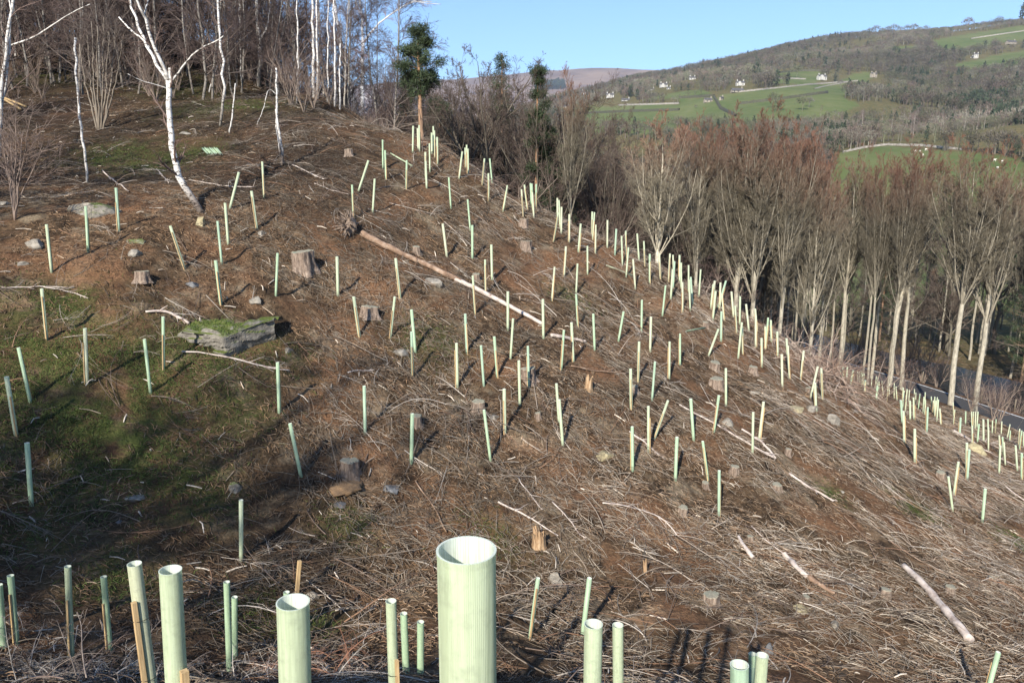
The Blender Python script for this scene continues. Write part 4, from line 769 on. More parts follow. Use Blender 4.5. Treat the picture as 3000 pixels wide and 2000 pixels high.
# ------------------------------------------------------------ brash: twigs, sticks and litter over the felled slope
def sector(n,r0,r1,p,amin=-43,amax=43,seed=0):
    r=np.random.default_rng(seed); u=r.uniform(0,1,n)**(1/p); R=r0+(r1-r0)*u; a=np.radians(r.uniform(amin,amax,n)); return np.sin(a)*R,np.cos(a)*R,r
def lay(x,y,r,L,K,curve,lift,downhill,rs=(.04,.13)):
    """curved twigs lying on the ground"""
    e=.4; sx=(H(x+e,y)-H(x-e,y))/(2*e); sy=(H(x,y+e)-H(x,y-e))/(2*e); dh=np.arctan2(-sy,-sx)
    az=np.where(r.uniform(0,1,len(x))<downhill,dh+r.normal(0,.75,len(x)),r.uniform(0,2*PI,len(x)))
    P=np.empty((len(x),K,3)); px,py=x.copy(),y.copy(); z0=H(x,y); rise=np.abs(r.normal(*rs,len(x)))-.02; cv=r.normal(0,curve,len(x)); P[:,0]=np.c_[px,py,z0]
    zz=z0+r.uniform(0,lift,len(x)); P[:,0,2]=zz
    for k in range(1,K):
        az=az+cv/(K-1); s=L/(K-1); px=px+np.cos(az)*s; py=py+np.sin(az)*s; g=z0+sx*(px-x)+sy*(py-y); t=k/(K-1)
        P[:,k]=np.c_[px,py,g+(zz-z0)+L*rise*np.sin(t*PI*.75)]
    return P
SL={'litter':'rusty brown bracken and needle litter covering the felled slope','brushwood':'fine dead twigs strewn over the felled slope','dead_branches':'bare branches with side twigs strewn over the felled slope','wood_chips':'pale bits of split wood scattered among the brash','grass_tufts':'short green moss and grass growing in patches on the slope'}
def stuff(name,g,mat): return tag(obj(name,g.build(name,M[mat])),SL[name],name.replace('_',' '),None,'stuff')
def wood_zone(x,y): # up-slope woodland floor at left / beyond the crest: less brash
    px=FPX*x/(y*cp+0*y); return None
def pick(C,r,n): C=np.array(C); return C[r.integers(0,len(C),n)]*r.uniform(.65,1.3,(n,1))
REAL=1.0
# litter: short needles, bracken bits
n=int(300000*REAL); x,y,r=sector(n,3.,66,1.35,seed=21); z=H(x,y); L=r.uniform(.05,.20,n); P=lay(x,y,r,L,3,.7,.03,.3,(.05,.16))
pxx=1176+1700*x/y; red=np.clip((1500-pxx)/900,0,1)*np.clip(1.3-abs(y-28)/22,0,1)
mo=moss_mask(x,y); isg=r.uniform(0,1,n)<mo*.45; c1=pick([(.22,.135,.075),(.30,.195,.115),(.14,.088,.05)],r,n); c2=pick([(.20,.14,.09),(.28,.21,.145),(.10,.07,.047)],r,n)
C=np.where((r.uniform(0,1,n)<.18+.6*red)[:,None],c1,c2); C=np.where(isg[:,None],pick([(.06,.085,.02),(.09,.12,.03),(.045,.06,.015)],r,n),C)
pn=vnoise(x/1.6,y/1.6,71)+.6*vnoise(x/.5,y/.5,72); C=C*((1-.62*dark_ground(x,y))*(.95+.42*pn))[:,None].clip(.3,2); kk=pn>-.62+.5*(vnoise(x/4,y/4,73)>.35); P=P[kk]; C=C[kk]; n=len(C); g=G().tubes(P,np.repeat(np.array([[.006,.0075,.003]]),n,0)*r.uniform(.6,1.3,(n,1)),3,C); stuff('litter',g,'twig')
# fine twigs
n=int(200000*REAL); x,y,r=sector(n,3.,66,1.4,seed=22); keep=(vnoise(x/2.2,y/2.2,9)+.55*vnoise(x/.8,y/.8,8)>-.15+.5*moss_mask(x,y))&((1176+1700*x/y>500)|(r.uniform(0,1,n)<.45)); x,y=x[keep],y[keep]; n=len(x)
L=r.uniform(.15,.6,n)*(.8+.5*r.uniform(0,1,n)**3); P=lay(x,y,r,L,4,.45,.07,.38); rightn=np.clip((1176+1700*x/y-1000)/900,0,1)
C=pick([(.25,.20,.145),(.33,.27,.205),(.13,.10,.07),(.23,.155,.10),(.43,.37,.29)],r,n)*((.66+.42*rightn)*(1-.5*dark_ground(x,y))*(1+.45*vnoise(x/1.9,y/1.9,74)))[:,None]
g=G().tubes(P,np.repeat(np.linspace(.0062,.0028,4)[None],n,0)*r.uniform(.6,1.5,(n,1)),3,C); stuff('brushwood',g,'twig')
# branches with side twigs
n=int(6800*REAL); x,y,r=sector(n,7.5,60,1.35,seed=23); keep=(vnoise(x/3,y/3,19)>-.3)&((1176+1700*x/y>560)|(r.uniform(0,1,n)<.3)); x,y=x[keep],y[keep]; n=len(x)
L=r.uniform(.5,1.8,n); P=lay(x,y,r,L,8,.5,.06,.45); R=np.linspace(1,.3,8)[None]*r.uniform(.005,.015,(n,1)); C=pick([(.22,.18,.14),(.31,.26,.21),(.15,.11,.085),(.44,.39,.33),(.22,.13,.08)],r,n)
g=G().tubes(P,R,4,C); b_,rb_=grow(P,R,8,.15,.98,36,.32,-.02,.08,4,r,.5); gz_=H(b_[...,0],b_[...,1]); b_[...,2]=gz_+np.clip(b_[...,2]-gz_,-.02,.16); g.tubes(b_,np.maximum(rb_,.003),3,np.repeat(C,8,0)*.9)
stuff('dead_branches',g,'twig')
# bright chips and pale sticks
n=1500; x,y,r=sector(n,6,55,1.4,seed=24); L=r.uniform(.05,.4,n); P=lay(x,y,r,L,3,.2,.06,.6); g=G().tubes(P,np.repeat(np.array([[.012,.012,.008]]),n,0)*r.uniform(.5,1.5,(n,1)),4,pick([(.50,.44,.36),(.58,.50,.40),(.42,.33,.24)],r,n)); stuff('wood_chips',g,'twig')
# moss and grass tufts
xs=[];ys=[];r=np.random.default_rng(31)
for (cx,cy,s) in MOSS:
    k=int(2600*s*s/2.2) if cy<30 else int(1000*s); k=min(k,6000); xs.append(r.normal(cx,s*.8,k)); ys.append(r.normal(cy,s*.8,k))
x=np.concatenate(xs); y=np.concatenate(ys); n=len(x); keep=vnoise(x/.9,y/.9,44)>-.25; x,y=x[keep],y[keep]; n=len(x); z=H(x,y); L=r.uniform(.06,.17,n); d=nrm(r.normal(size=(n,3))*[.8,.8,.4]+[0,0,.8]); P0=np.c_[x,y,z-.01]; P=np.stack([P0,P0+d*L[:,None]*.5,P0+nrm(d+r.normal(size=d.shape)*.35-[0,0,.3])*L[:,None]],1)
g=G().tubes(P,np.repeat(np.array([[.006,.005,.0015]]),n,0),3,pick([(.055,.085,.018),(.085,.12,.03),(.12,.14,.045),(.045,.06,.015)],r,n)); stuff('grass_tufts',g,'twig')
g=G(); r=np.random.default_rng(66); k=r.integers(0,len(BTOP),1500); o=BTOP[k]+r.normal(0,.03,(1500,3))*[1,1,.2]; d=nrm(r.normal(size=(1500,3))*[.8,.8,.3]+[0,0,.8]); L=r.uniform(.03,.10,(1500,1)); o=o+[0,.1,.03]
g.tubes(np.stack([o-[0,0,.03],o+d*L*.6,o+nrm(d+r.normal(size=d.shape)*.5-[0,0,.4])*L],1),np.repeat(np.array([[.006,.005,.0015]]),1500,0),3,pick([(.06,.10,.02),(.10,.15,.035),(.14,.15,.05)],r,1500))
tag(obj('moss_cushion',g.build('moss_cushion',M['twig'])),'green grassy moss growing on top of the big flat boulder','moss',None,'stuff')
# curved brushwood in the foreground hollow, brash heap at the crest
def brush(name,label,cat,pts,n,L0,L1,C,seed,rad=(.004,.010),up=.9,kind=None):
    r=np.random.default_rng(seed); k=r.integers(0,len(pts),n); c=np.array(pts)[k]; s=c[:,3:4]; o=c[:,:3]+r.normal(size=(n,3))*s*[1,1,.15]; o[:,2]=H(o[:,0],o[:,1])+r.uniform(0,.2,n)*s[:,0]
    L=r.uniform(L0,L1,n); d=nrm(np.c_[r.normal(size=(n,2)),r.uniform(.1,up,n)]); K=10; P=[o]; p=o; ax=nrm(np.cross(d,Z3)+r.normal(size=d.shape)*.3); cv=r.uniform(.05,.32,n)[:,None]
    for j in range(K-1): d=nrm(d-Z3*cv+r.normal(size=d.shape)*.06); p=p+d*(L/(K-1))[:,None]; gg=H(p[:,0],p[:,1]); p=np.c_[p[:,:2],np.maximum(p[:,2],gg)]; P.append(p)
    P=np.stack(P,1); R=np.linspace(1,.3,K)[None]*r.uniform(*rad,(n,1)); Cn=pick(C,r,n); g=G().tubes(P,R,5,Cn); b,rb=grow(P,R,9,.15,.98,45,.28,-.05,.15,5,r,.5,hang=.1); g.tubes(b,np.maximum(rb,.0018),3,np.repeat(Cn,9,0)); 
    d_,rd=grow(b,rb,3,.2,.95,45,.4,0,.2,3,r,.6); g.tubes(d_,np.maximum(rd,.0013),3,np.repeat(Cn,27,0))
    return tag(obj(name,g.build(name,M['twig'])),label,cat,None,kind)
def BP(l): 
    q=castP([a for a,b,s in l],[b for a,b,s in l]); return [tuple(v)+(l[i][2],) for i,v in enumerate(q)]
brush('foreground_brushwood','tangled bare brushwood in the hollow at the bottom left','brushwood',BP([(20,1560,.5),(90,1530,.5),(150,1560,.4),(230,1555,.4),(310,1560,.3),(40,1500,.6),(470,1560,.4),(560,1560,.4),(650,1560,.4),(760,1560,.4)]),300,.3,.85,[(.30,.26,.22),(.22,.18,.15),(.15,.11,.09),(.42,.38,.33)],51,kind='stuff')
brush('arching_branches','reddish arching branches at the foot of the two mint shelters','branches',BP([(700,1520,.3),(640,1540,.3),(810,1540,.3)]),34,.6,1.2,[(.26,.13,.08),(.22,.12,.08),(.30,.20,.15)],52,(.005,.010),kind='stuff')
brush('brash_heap','heap of reddish grey brash on the crest right of the pale tree trunks','brushwood',BP([(1870,845,.8),(1895,862,.6),(1910,885,.6),(1885,835,.6)]),260,.9,2.6,[(.30,.22,.17),(.22,.15,.11),(.38,.30,.24)],53,(.012,.028))
brush('crest_brushwood','loose brushwood lying along the crest of the slope','brushwood',BP([(600+i*26,190+ (i*26)*.12+ (max(0,600+i*26-900))*.5,.8) for i in range(0,1)]+[(1000,345,.6),(1080,400,.6),(1150,440,.5),(1260,490,.5),(1340,525,.6),(1420,575,.5),(1520,610,.5),(1600,670,.5),(1700,720,.5),(1780,780,.5)]),150,.6,1.8,[(.20,.15,.12),(.16,.11,.08),(.30,.25,.2)],54,(.008,.016),kind='stuff')
# ------------------------------------------------------------ named trees on the near slope and crest
def stem_path(pts,base,K=12,dy=0.,seed=0,y1=None):
    """stems given as photo pixels become 3D paths standing over the tree foot; limbs get their own depth"""
    pts=np.array(pts,float); d=np.r_[0,np.cumsum(np.hypot(*np.diff(pts,axis=0).T))]; t=np.linspace(0,d[-1],K)
    x=np.interp(t,d,pts[:,0]); y=np.interp(t,d,pts[:,1]); 
    for _ in range(2): x[1:-1]=(x[:-2]+2*x[1:-1]+x[2:])/4; y[1:-1]=(y[:-2]+2*y[1:-1]+y[2:])/4
    x[1:-1]+=np.random.default_rng(int(abs(pts.sum()))).normal(0,d[-1]*.005,K-2)
    q=rays(x*K2,y*K2); dep=base+np.linspace(0,dy,K); return q/q[:,1:2]*dep[:,None]
def px_rad(w,d): return w*K2/FPX*d/2
def named_tree(name,label,cat,base,stems,kind,group=None,twigs=(7,6,5),tl=.30,seed=0,bc=(.64,.62,.575),foot=(.16,.13,.11),tw=(.17,.12,.10),upper=None,tmin=.3,hang=.12,trop=.25):
    """stems: list of (pixel path, start width px, end width px, depth change)"""
    b=castP([base[0]],[base[1]])[0]; e=empty(name,tuple(b),label,cat,group); r=np.random.default_rng(seed); g=G(); c=G()
    for i,(pts,w0,w1,dy,*o) in enumerate(stems):
        d0=b[1]+(o[0] if o else 0.); P=stem_path(pts,d0,14,dy)[None]-b
        if not o: P[0,0]=P[0,0]-[0,0,.15]
        R=np.linspace(px_rad(w0,b[1]),px_rad(w1,b[1]),14)[None]
        t=np.linspace(0,1,14)
        if kind=='birch': C=lerp3(foot,bc,np.clip(t*5-.5,0,1)) if not o else lerp3(bc,bc,t)
        else: C=lerp3(bc,bc,t)
        g.tubes(P,R,10,C[None],cap=True)
        Ls=np.linalg.norm(np.diff(P,axis=1),axis=2).sum()
        n1,n2,n3=twigs
        a,ra=grow(P,R,n1,tmin if not o else .15,.98,48,tl,trop,.12,7,r,.45,fall=.3); ra=np.maximum(ra,.006)
        b2,rb=grow(a,ra,n2,.15,1.,40,.45,.05,.14,5,r,.6,hang=hang); rb=np.maximum(rb,.0045)
        d2,rd=grow(b2,rb,n3,.1,1.,38,.5,0,.14,4,r,.6,hang=hang); rd=np.maximum(rd,.0035)
        c.tubes(a,ra,5,tw); c.tubes(b2,rb,4,tw); c.tubes(d2,rd,3,np.array(tw)*.85)
    obj('trunk',g.build('trunk',M['birch' if kind=='birch' else 'bark']),e); obj('crown',c.build('crown',M['twig']),e); return e
A3=lambda l: [(a/3.0,b/3.0) for a,b in l]            # photo crop units
B3=lambda l: [(705.6+a/3.0,b/3.0) for a,b in l]
named_tree('birch_tree','big leaning white birch forking in three with black curved foot','birch tree',(463,487),[
 (A3([(1400,1465),(1340,1385),(1280,1310),(1225,1210),(1190,1090),(1175,900),(1165,700),(1160,560)]),15,11,.3),
 (A3([(1160,570),(1110,480),(1020,340),(960,200),(900,60),(870,-60),(850,-300)]),8,3,1.2,.3),
 (A3([(1168,570),(1130,460),(1060,320),(1000,150),(960,40),(920,-60),(900,-400)]),8,3,-.8,.3),
 (A3([(1175,580),(1170,470)]),9,7,0,.3),
 (A3([(1190,560),(1240,480),(1340,360),(1430,310),(1500,285),(1540,248)]),5,2,-1.,.3),
 (A3([(1030,330),(990,275),(920,225),(860,165),(820,120)]),5,3,.6,.7),
 (A3([(990,110),(1010,40),(1030,-40)]),3.5,2.5,.6,.0),
 (A3([(1150,610),(1080,585),(980,560),(880,510)]),2,1,-.6,.3)],'birch',seed=11,twigs=(6,6,5),tl=.26)
named_tree('birch_tree','slim white birch with a snapped top left of the big leaning birch','birch tree',(199,420),[(A3([(598,1262),(590,1150),(570,960),(545,760),(535,640),(520,540),(522,400),(520,262)]),5.5,4.5,.2)],'birch',seed=12,twigs=(5,4,3),tl=.16,foot=(.5,.48,.44))
named_tree('birch_tree','white birch with a second stem standing at the left frame edge','birch tree',(1,365),[(A3([(-5,1100),(0,900),(8,560),(30,380),(60,120),(105,-30),(130,-250)]),9,5,.3),(A3([(0,1040),(20,700),(60,400),(80,310),(70,100),(60,-100)]),6,3,.5),(A3([(80,312),(130,295),(210,272),(300,215),(400,150),(500,85),(620,30)]),4,1.5,-1.,.3)],'birch',seed=13,foot=(.35,.33,.3))
named_tree('birch_tree','thin wavy birch behind the snapped one, top left','birch tree',(153,160),[(A3([(462,480),(452,400),(440,330),(438,200),(428,90),(420,-40),(410,-200)]),4.5,3,.3)],'birch',seed=14,tl=.15,foot=(.4,.38,.35),twigs=(6,4,3))
named_tree('birch_tree','pale straight birch in the top left wood','birch tree',(68,102),[(A3([(203,305),(206,150),(205,-40),(205,-250)]),6,4,.3)],'birch',seed=15,tl=.15,foot=(.5,.48,.44))
named_tree('birch_tree','slender birch right of the big leaning birch reaching the top edge','birch tree',(504,290),[(A3([(1512,870),(1530,760),(1548,640),(1545,500),(1530,400),(1515,250),(1505,100),(1500,-60),(1495,-300)]),6,4,.5)],'birch',seed=16,tl=.18,foot=(.22,.2,.17))
named_tree('birch_tree','short thin birch pole right of the slender birch','birch tree',(526,306),[(A3([(1578,920),(1595,830),(1608,720),(1615,640),(1622,575)]),3.5,2,.1)],'birch',seed=17,twigs=(5,3,2),tl=.15,foot=(.5,.48,.44))
named_tree('birch_tree','snapped birch with a hooked dead branch above the upright upper tube','birch tree',(648,380),[(A3([(1942,1140),(1942,1060),(1935,950),(1915,850),(1905,740),(1908,640),(1900,560),(1902,470)]),6,3.5,.2),(A3([(1900,650),(1870,620),(1850,600),(1840,640),(1820,740),(1770,860)]),2,1,-.3,.1),(A3([(1935,1080),(1915,960),(1900,820),(1905,700)]),3.5,2,.3)],'birch',seed=18,twigs=(5,4,3),tl=.2)
named_tree('birch_tree','stout forked white birch in the wood edge at the top','birch tree',(596,200),[(A3([(1785,605),(1790,500),(1790,380),(1785,250),(1775,120),(1765,-20),(1760,-200)]),9,6,.3),(A3([(1788,290),(1815,240),(1840,190),(1855,120),(1860,-100)]),4,2.5,.5,.2)],'birch',seed=19,tl=.16,foot=(.3,.28,.25))
for i,(b,pts,w,l) in enumerate([
 ((651,205),[(1953,615),(1955,480),(1945,350),(1915,220),(1890,100),(1885,-50)],5,'birch bending left above the snapped birch'),
 ((662,195),[(1980,590),(1995,470),(2003,300),(1995,150),(1988,-50)],4.5,'straight birch just right of the one bending left'),
 ((682,236),[(2045,705),(2048,600),(2052,420),(2050,200),(2045,-100)],3.6,'thin birch left of the pale pair at the slope top'),
 ((722,225),[(2162,672),(2160,500),(2158,300),(2150,100),(2148,-80)],7,'left trunk of the pale close pair at the slope top'),
 ((730,228),[(2190,685),(2190,500),(2185,300),(2180,50),(2178,-100)],5,'right trunk of the pale close pair at the slope top'),
 ((752,235),[(2256,700),(2256,500),(2260,300),(2262,0)],3.4,'thin pale birch in the wood edge between pairs'),
 ((770,245),[(2308,745),(2305,600),(2312,400),(2300,200),(2296,-50)],4.6,'birch left of the tall crest birches'),
 ((781,252),[(2342,765),(2340,620),(2338,500),(2345,300)],4,'pale thin birch beside the tall crest birch'),
 ((560,195),[(1668,600),(1664,500),(1655,380),(1650,200),(1652,-50)],3.6,'slim grey birch left of the stout forked birch'),
 ((35,130),[(105,400),(112,250),(118,100),(120,-60)],5,'birch behind the frame edge birch at left'),
 ((128,100),[(385,300),(350,180),(330,60),(320,-60)],4,'curved pale birch high in the top left wood'),
 ((505,178),[(1480,520),(1490,400),(1500,300),(1495,150)],3,'faint birch stem beside the slender birch'),
 ((480,212),[(1438,640),(1460,560),(1490,470),(1520,400)],3.5,'leaning thin birch left of the slender birch'),
 ((620,195),[(1858,560),(1858,400),(1856,200),(1852,-50)],5,'pale birch right of the stout forked birch'),
 ((632,190),[(1880,560),(1885,440),(1882,280),(1880,-50)],4,'second pale birch right of the stout forked birch')]):
    named_tree('birch_tree',l,'birch tree',b,[(A3(pts),w,w*.6,.4)],'birch',seed=30+i,tl=.14,foot=(.45,.43,.4),twigs=(9,6,5),tw=(.15,.11,.10))
named_tree('birch_tree','tall white birch leaning left on the crest with a rough foot','birch tree',(818,262),[(B3([(340,795),(320,690),(290,560),(262,450),(240,350),(215,220),(200,100),(190,0),(180,-200)]),10,5,.6)],'birch',seed=60,tl=.2,foot=(.25,.22,.19),twigs=(12,8,7),tw=(.17,.11,.10))
named_tree('birch_tree','tall forked birch with a long drooping limb reaching right into the sky','birch tree',(829,268),[(B3([(372,800),(378,690),(382,560),(383,400),(385,290)]),9,7,.4),(B3([(385,300),(380,200),(378,100),(360,30),(345,-100)]),5,3,.6,.4),(B3([(372,110),(340,40),(325,-60)]),3.5,2.5,.3,.6),(B3([(388,295),(420,240),(480,180),(560,115),(650,45),(720,12),(790,8),(860,14)]),4.5,1.6,-1.5,.4),(B3([(700,20),(790,-15),(900,-30)]),2,1,-1.,-.6),(B3([(740,10),(820,25),(920,30)]),2,1,-1.,-.8),(B3([(378,640),(420,700),(460,620),(520,590)]),2,1,-1,.2)],'birch',seed=61,tl=.24,foot=(.25,.22,.19),twigs=(12,9,8),tw=(.20,.12,.105),hang=.35,trop=.1)
named_tree('birch_tree','white birch sapling with a leaning broken trunk at the crest','birch tree',(1321,495),[([(1322,494),(1327,470),(1334,440),(1342,400),(1354,368),(1365,350)],3,1.2,.2),([(1318,496),(1328,480),(1340,467),(1347,455)],5,4,.1),([(1327,452),(1318,435),(1308,420)],1.3,.8,0,.1)],'birch',seed=62,tl=.25,foot=(.55,.52,.48),twigs=(6,5,3),tmin=.2)
named_tree('hazel_bush','many stemmed bare hazel growing over a mossy rock in the upper left','hazel bush',(230,298),[(A3([(690+dx*.12,905),(690+dx*.3,800),(690+dx*.7,600),(690+dx,h)]),4.2,1.6,dy) for dx,h,dy in ((-90,230,1),(-60,150,.5),(-20,180,-.6),(25,120,-.3),(60,220,.9),(150,280,-.8),(-140,300,.6),(110,160,.4))],'b',seed=63,tl=.42,bc=(.19,.16,.125),tw=(.15,.12,.10),twigs=(8,6,5),tmin=.35,hang=0)
named_tree('hazel_bush','bare spreading hazel bush at the left edge above the leftmost tubes','hazel bush',(32,505),[(A3([(100,1515),(100+dx*.2,1350),(100+dx*.6,(1350+h)/2),(100+dx,h)]),3.8,1.2,dy) for dx,h,dy in ((-60,1000,.6),(-30,860,-.6),(15,780,0),(110,800,-.8),(200,1020,-.4),(-95,900,.5),(60,900,.5))],'b',seed=64,tl=.48,bc=(.22,.17,.14),tw=(.20,.15,.125),twigs=(8,6,5),tmin=.3,hang=0)
# pines
for i,(b,top,cw,c0,l) in enumerate([((971,352),(961,68),0.95,.42,'tall Scots pine with dense dark crown standing at the crest'),((1229,410),(1238,152),0.8,.36,'slimmer Scots pine right of the tallest one with orange trunk')]):
    d=40.+i*7; q=Pd(b[0],b[1],d); g0=gz(q[0],q[1]); q[2]=min(q[2],g0) ; t=Pd(top[0],top[1],d); hgt=t[2]-q[2]
    v=t-q; put_tree('pine_tree',pine_meshes(70+i,hgt,cw,c0),q,l,'pine tree',tilt=(0,float(np.arctan2(v[0],v[2]))))
# ------------------------------------------------------------ the bare wood beyond the crest
FAN=[tree_meshes('fan',200+i,h=18) for i in range(4)]
PALE=tree_meshes('fan',298,h=18,dark=1.5)
FAND=[tree_meshes('fan',210+i,h=18,dark=.80) for i in range(4)]  # darker fan trees: shade among the dense twigs is put into their colour
OAK=[tree_meshes('oak',220+i,h=12,dark=.85) for i in range(3)]
BIR=[tree_meshes('birch',240+i,h=13) for i in range(4)]
BIRD=[tree_meshes('birch',250+i,h=13,dark=.58) for i in range(3)]
STM=[tree_meshes('stems',260+i,h=5) for i in range(3)]
def stand(px,py,d,top,ms,name,label,cat,h0,group=None,i=0,sw=1.,tilt=0.):
    """a tree whose foot is d metres ahead under pixel px; height to pixel row top"""
    q=Pd(px,py,d); g0=gz(q[0],q[1]); t=Pd(px,top,d); q[2]=g0-.1; s=(t[2]-q[2])/HT[ms[1].name]
    return put_tree(name,ms,q,label,cat,group,rz=(i*2.4)%6.28,s=s*sw,sz=s,tilt=(0,tilt))
FANH=20.5
for i,(px,py,d,top,k,sw,l) in enumerate([
 (1502,605,44,262,1,1.0,'pale bare tree with wide forks just behind the crest tubes'),
 (1597,640,47,262,0,.8,'straight grey tree right of the pale forked tree at the crest'),
 (1688,712,47,240,2,.95,'left trunk of the close pair of tall trees in mid wood'),(1699,712,48,236,3,.9,'right trunk of the close pair of tall trees in mid wood'),
 (1728,760,46,262,1,.9,'tall tree right of the close pair with branches fanning high'),
 (1789,785,47,275,0,.8,'tree with a low right hand fork behind the crest stump'),(1860,806,48,320,3,.75,'smooth pale trunk left of the brash heap'),
 (1927,838,66,335,2,.8,'dim greenish double trunk behind the brash heap'),(2001,872,70,350,1,.7,'thin darker trunk left of the big four stemmed tree'),
 (2041,896,64,318,3,1.05,'big four stemmed alder by the road with fan shaped reddish crown'),(2068,893,68,335,0,.85,'leaning trunk right of the big four stemmed alder'),
 (2181,948,58,305,2,1.0,'twin trunked tall tree beside the road with a red tipped crown'),(2239,948,59,318,1,.95,'single straight tall trunk right of the twin trunked tree')]):
    stand(px,py,d,top,FAN[k] if i else PALE,'bare_tree',l,'bare tree',FANH,None,i,sw*1.12 if i else 1.3)
r=np.random.default_rng(90)
g_='bare trees massed in the wood behind the crest'; L_='bare brown tree in the wood massed behind the crest'
n=0
while n<82: # trees down the slope beyond the crest
    px=r.uniform(860,2400); crest=np.interp(px,[800,950,1150,1275,1400,1500,1620,1700,1790,1870,2352],[262,318,430,490,560,600,680,710,790,830,985]); d=r.uniform(52,90) if px<1900 else r.uniform(74,100)
    q=Pd(px,crest,d)
    if abs(road_d(q[:1],q[1:2])[0]-.0)<5 and 12<q[1]<172: continue
    rd=road_d(q[:1],q[1:2])[0]
    if 5<rd<21: continue
    tl=np.interp(px,[860,1000,1200,1300,1450,1550,1640,1800,1900,2050,2200,2300,2352],[150,125,140,250,290,270,235,280,340,330,320,345,430]); top=tl+r.uniform(30,150)
    k=n%3; 
    ms,h0,nm=(FAND[n%4],FANH,'bare_tree') if (k and px>1300) else ((OAK[n%3],11.5,'bare_tree') if k!=1 else (BIR[n%4],13.,'birch_tree'))
    if nm=='birch_tree': stand(px,crest,d,top+30,ms,nm,'pale stemmed birch among the bare trees behind the crest','birch tree',h0,'birches in the wood behind the crest',n,1.2)
    else: stand(px,crest,d,top,ms,nm,L_,'bare tree',h0,g_,n,.8 if h0<15 else .75)
    n+=1
for i in range(26): # tall screen between the pines
    px=r.uniform(985,1420); crest=np.interp(px,[950,1150,1275,1400,1500],[318,430,490,560,600]); d=r.uniform(47,62); top=np.interp(px,[985,1100,1200,1300,1420],[125,120,130,215,285])+r.uniform(0,55); stand(px,crest,d,top,OAK[i%3],'bare_tree','purplish bare tree in the screen by the pines','bare tree',11,'bare trees of the screen by the pines',i,.62)
n=0; k=0
while n<30 and k<4000: # both sides of the road
    k+=1; px=r.uniform(1780,2420); d=r.uniform(58,112); q=Pd(px,900,d); rd=road_d(q[:1],q[1:2])[0]
    if not (-13<rd<-4.2 or 21.8<rd<36): continue
    if rd<0 and px>2120: continue
    top=np.interp(px,[1780,1900,2000,2050,2130,2200,2300,2420],[300,345,350,335,390,335,350,430])+r.uniform(8,90 if rd>0 else 50); stand(px,900,d,top,FAND[n%4],'bare_tree','tall bare tree behind the row of pale roadside trunks','bare tree',FANH,'bare trees along the road and river',n,.62); n+=1
for i,(px,py,d,top,l) in enumerate([(1310,420,46,150,'broad fan shaped bare tree between the two pines'),(1120,360,47,112,'purplish bare tree right of the tallest pine, reaching the sky'),(1060,330,50,118,'purplish bare tree directly behind the tallest pine'),(1200,420,52,125,'dense bare tree left of the slimmer pine')]):
    stand(px,py,d,top,OAK[i%3] if i else FAN[1],'bare_tree',l,'bare tree',11.5 if i else FANH,None,i,.8 if i else .75)
for i,(px,py,d,top,cw,l) in enumerate([(1150,400,54,125,.8,'dark spruce top rising inside the bare trees between the pines'),(930,300,54,175,.9,'small dark conifer left of the tallest pine'),(1010,330,50,225,1.4,'bushy dark conifer low behind the tallest pine'),(2345,880,84,640,3.,'dark ivy covered tree at the right edge by the river'),(1265,470,48,300,1.5,'shadowy conifer under the slimmer pine')]):
    q=Pd(px,py,d); q[2]=gz(q[0],q[1]); t=Pd(px,top,d); put_tree('conifer_tree',pine_meshes(80+i,t[2]-q[2],cw,.18,True),q,l,'conifer')
for i in range(26): # undergrowth behind the crest
    px=r.uniform(840,2000); crest=np.interp(px,[800,950,1150,1275,1400,1500,1620,1700,1790,1870,2352],[262,318,430,490,560,600,680,710,790,830,985]); d=r.uniform(41,52); stand(px,crest,d,crest-r.uniform(20,70),STM[i%3],'bush','tangled bare bush just behind the crest of the slope','bush',5.,'bare bushes behind the crest',i,1.6)
# woodland at the top of the slope, upper left
n=0; pts=[]
while n<290:
    px=r.uniform(-60,960); d=r.uniform(47,110); top=np.interp(px,[0,640,800,930],[150,150,235,290]); q=Pd(px,top,d); 
    q[2]=gz(q[0],q[1]); 
    if px<640 and n%2: d=r.uniform(44,60); q=Pd(px,top,d); q[2]=gz(q[0],q[1])
    k=(0,4,2,4,1,4,0,4)[n%8]; h=r.uniform(10,16)
    if k in (0,2,3): put_tree('birch_tree',BIR[n%4],q,'slender pale birch in the wood at the slope top','birch tree','birches in the upper left wood',rz=n*1.7,s=h/13.,tilt=(r.normal(0,.03),r.normal(0,.04)))
    elif k==1: put_tree('bare_tree',OAK[n%3],q,'dark bare tree in the wood at the slope top','bare tree','dark trees in the upper left wood',rz=n*1.3,s=h/15.,)
    else: put_tree('sapling',BIRD[n%3],q,'slim dark stemmed sapling in the wood at the slope top','sapling','dark saplings in the upper left wood',rz=n*1.1,s=h/13.,tilt=(r.normal(0,.06),r.normal(0,.08)))
    n+=1
# fence posts along the river side of the road
for i,(px,d) in enumerate([(2122,70),(2190,66.5),(2262,63),(2336,60),(2060,73.5)]):
    q=Pd(px,900,d); 
    y=q[1]; x=np.interp(y,ROAD[:,1],ROAD[:,0])+3.3; g=G(); g.tubes(np.array([[[0,0,-.2],[0,0,.9],[.01,0,1.15]]]),np.array([[.07,.065,.06]]),8,(.18,.15,.11),cap=True); g.box((0,0,1.17),(.10,.10,.03),None,(.2,.17,.12))
    tag(obj('fence_post',g.build('post',M['bark']),loc=(x,y,-18.6)),'dark wooden post on the river side of the road, %s from the left'%ordin([2,3,4,5,1][i]),'post','posts along the road')

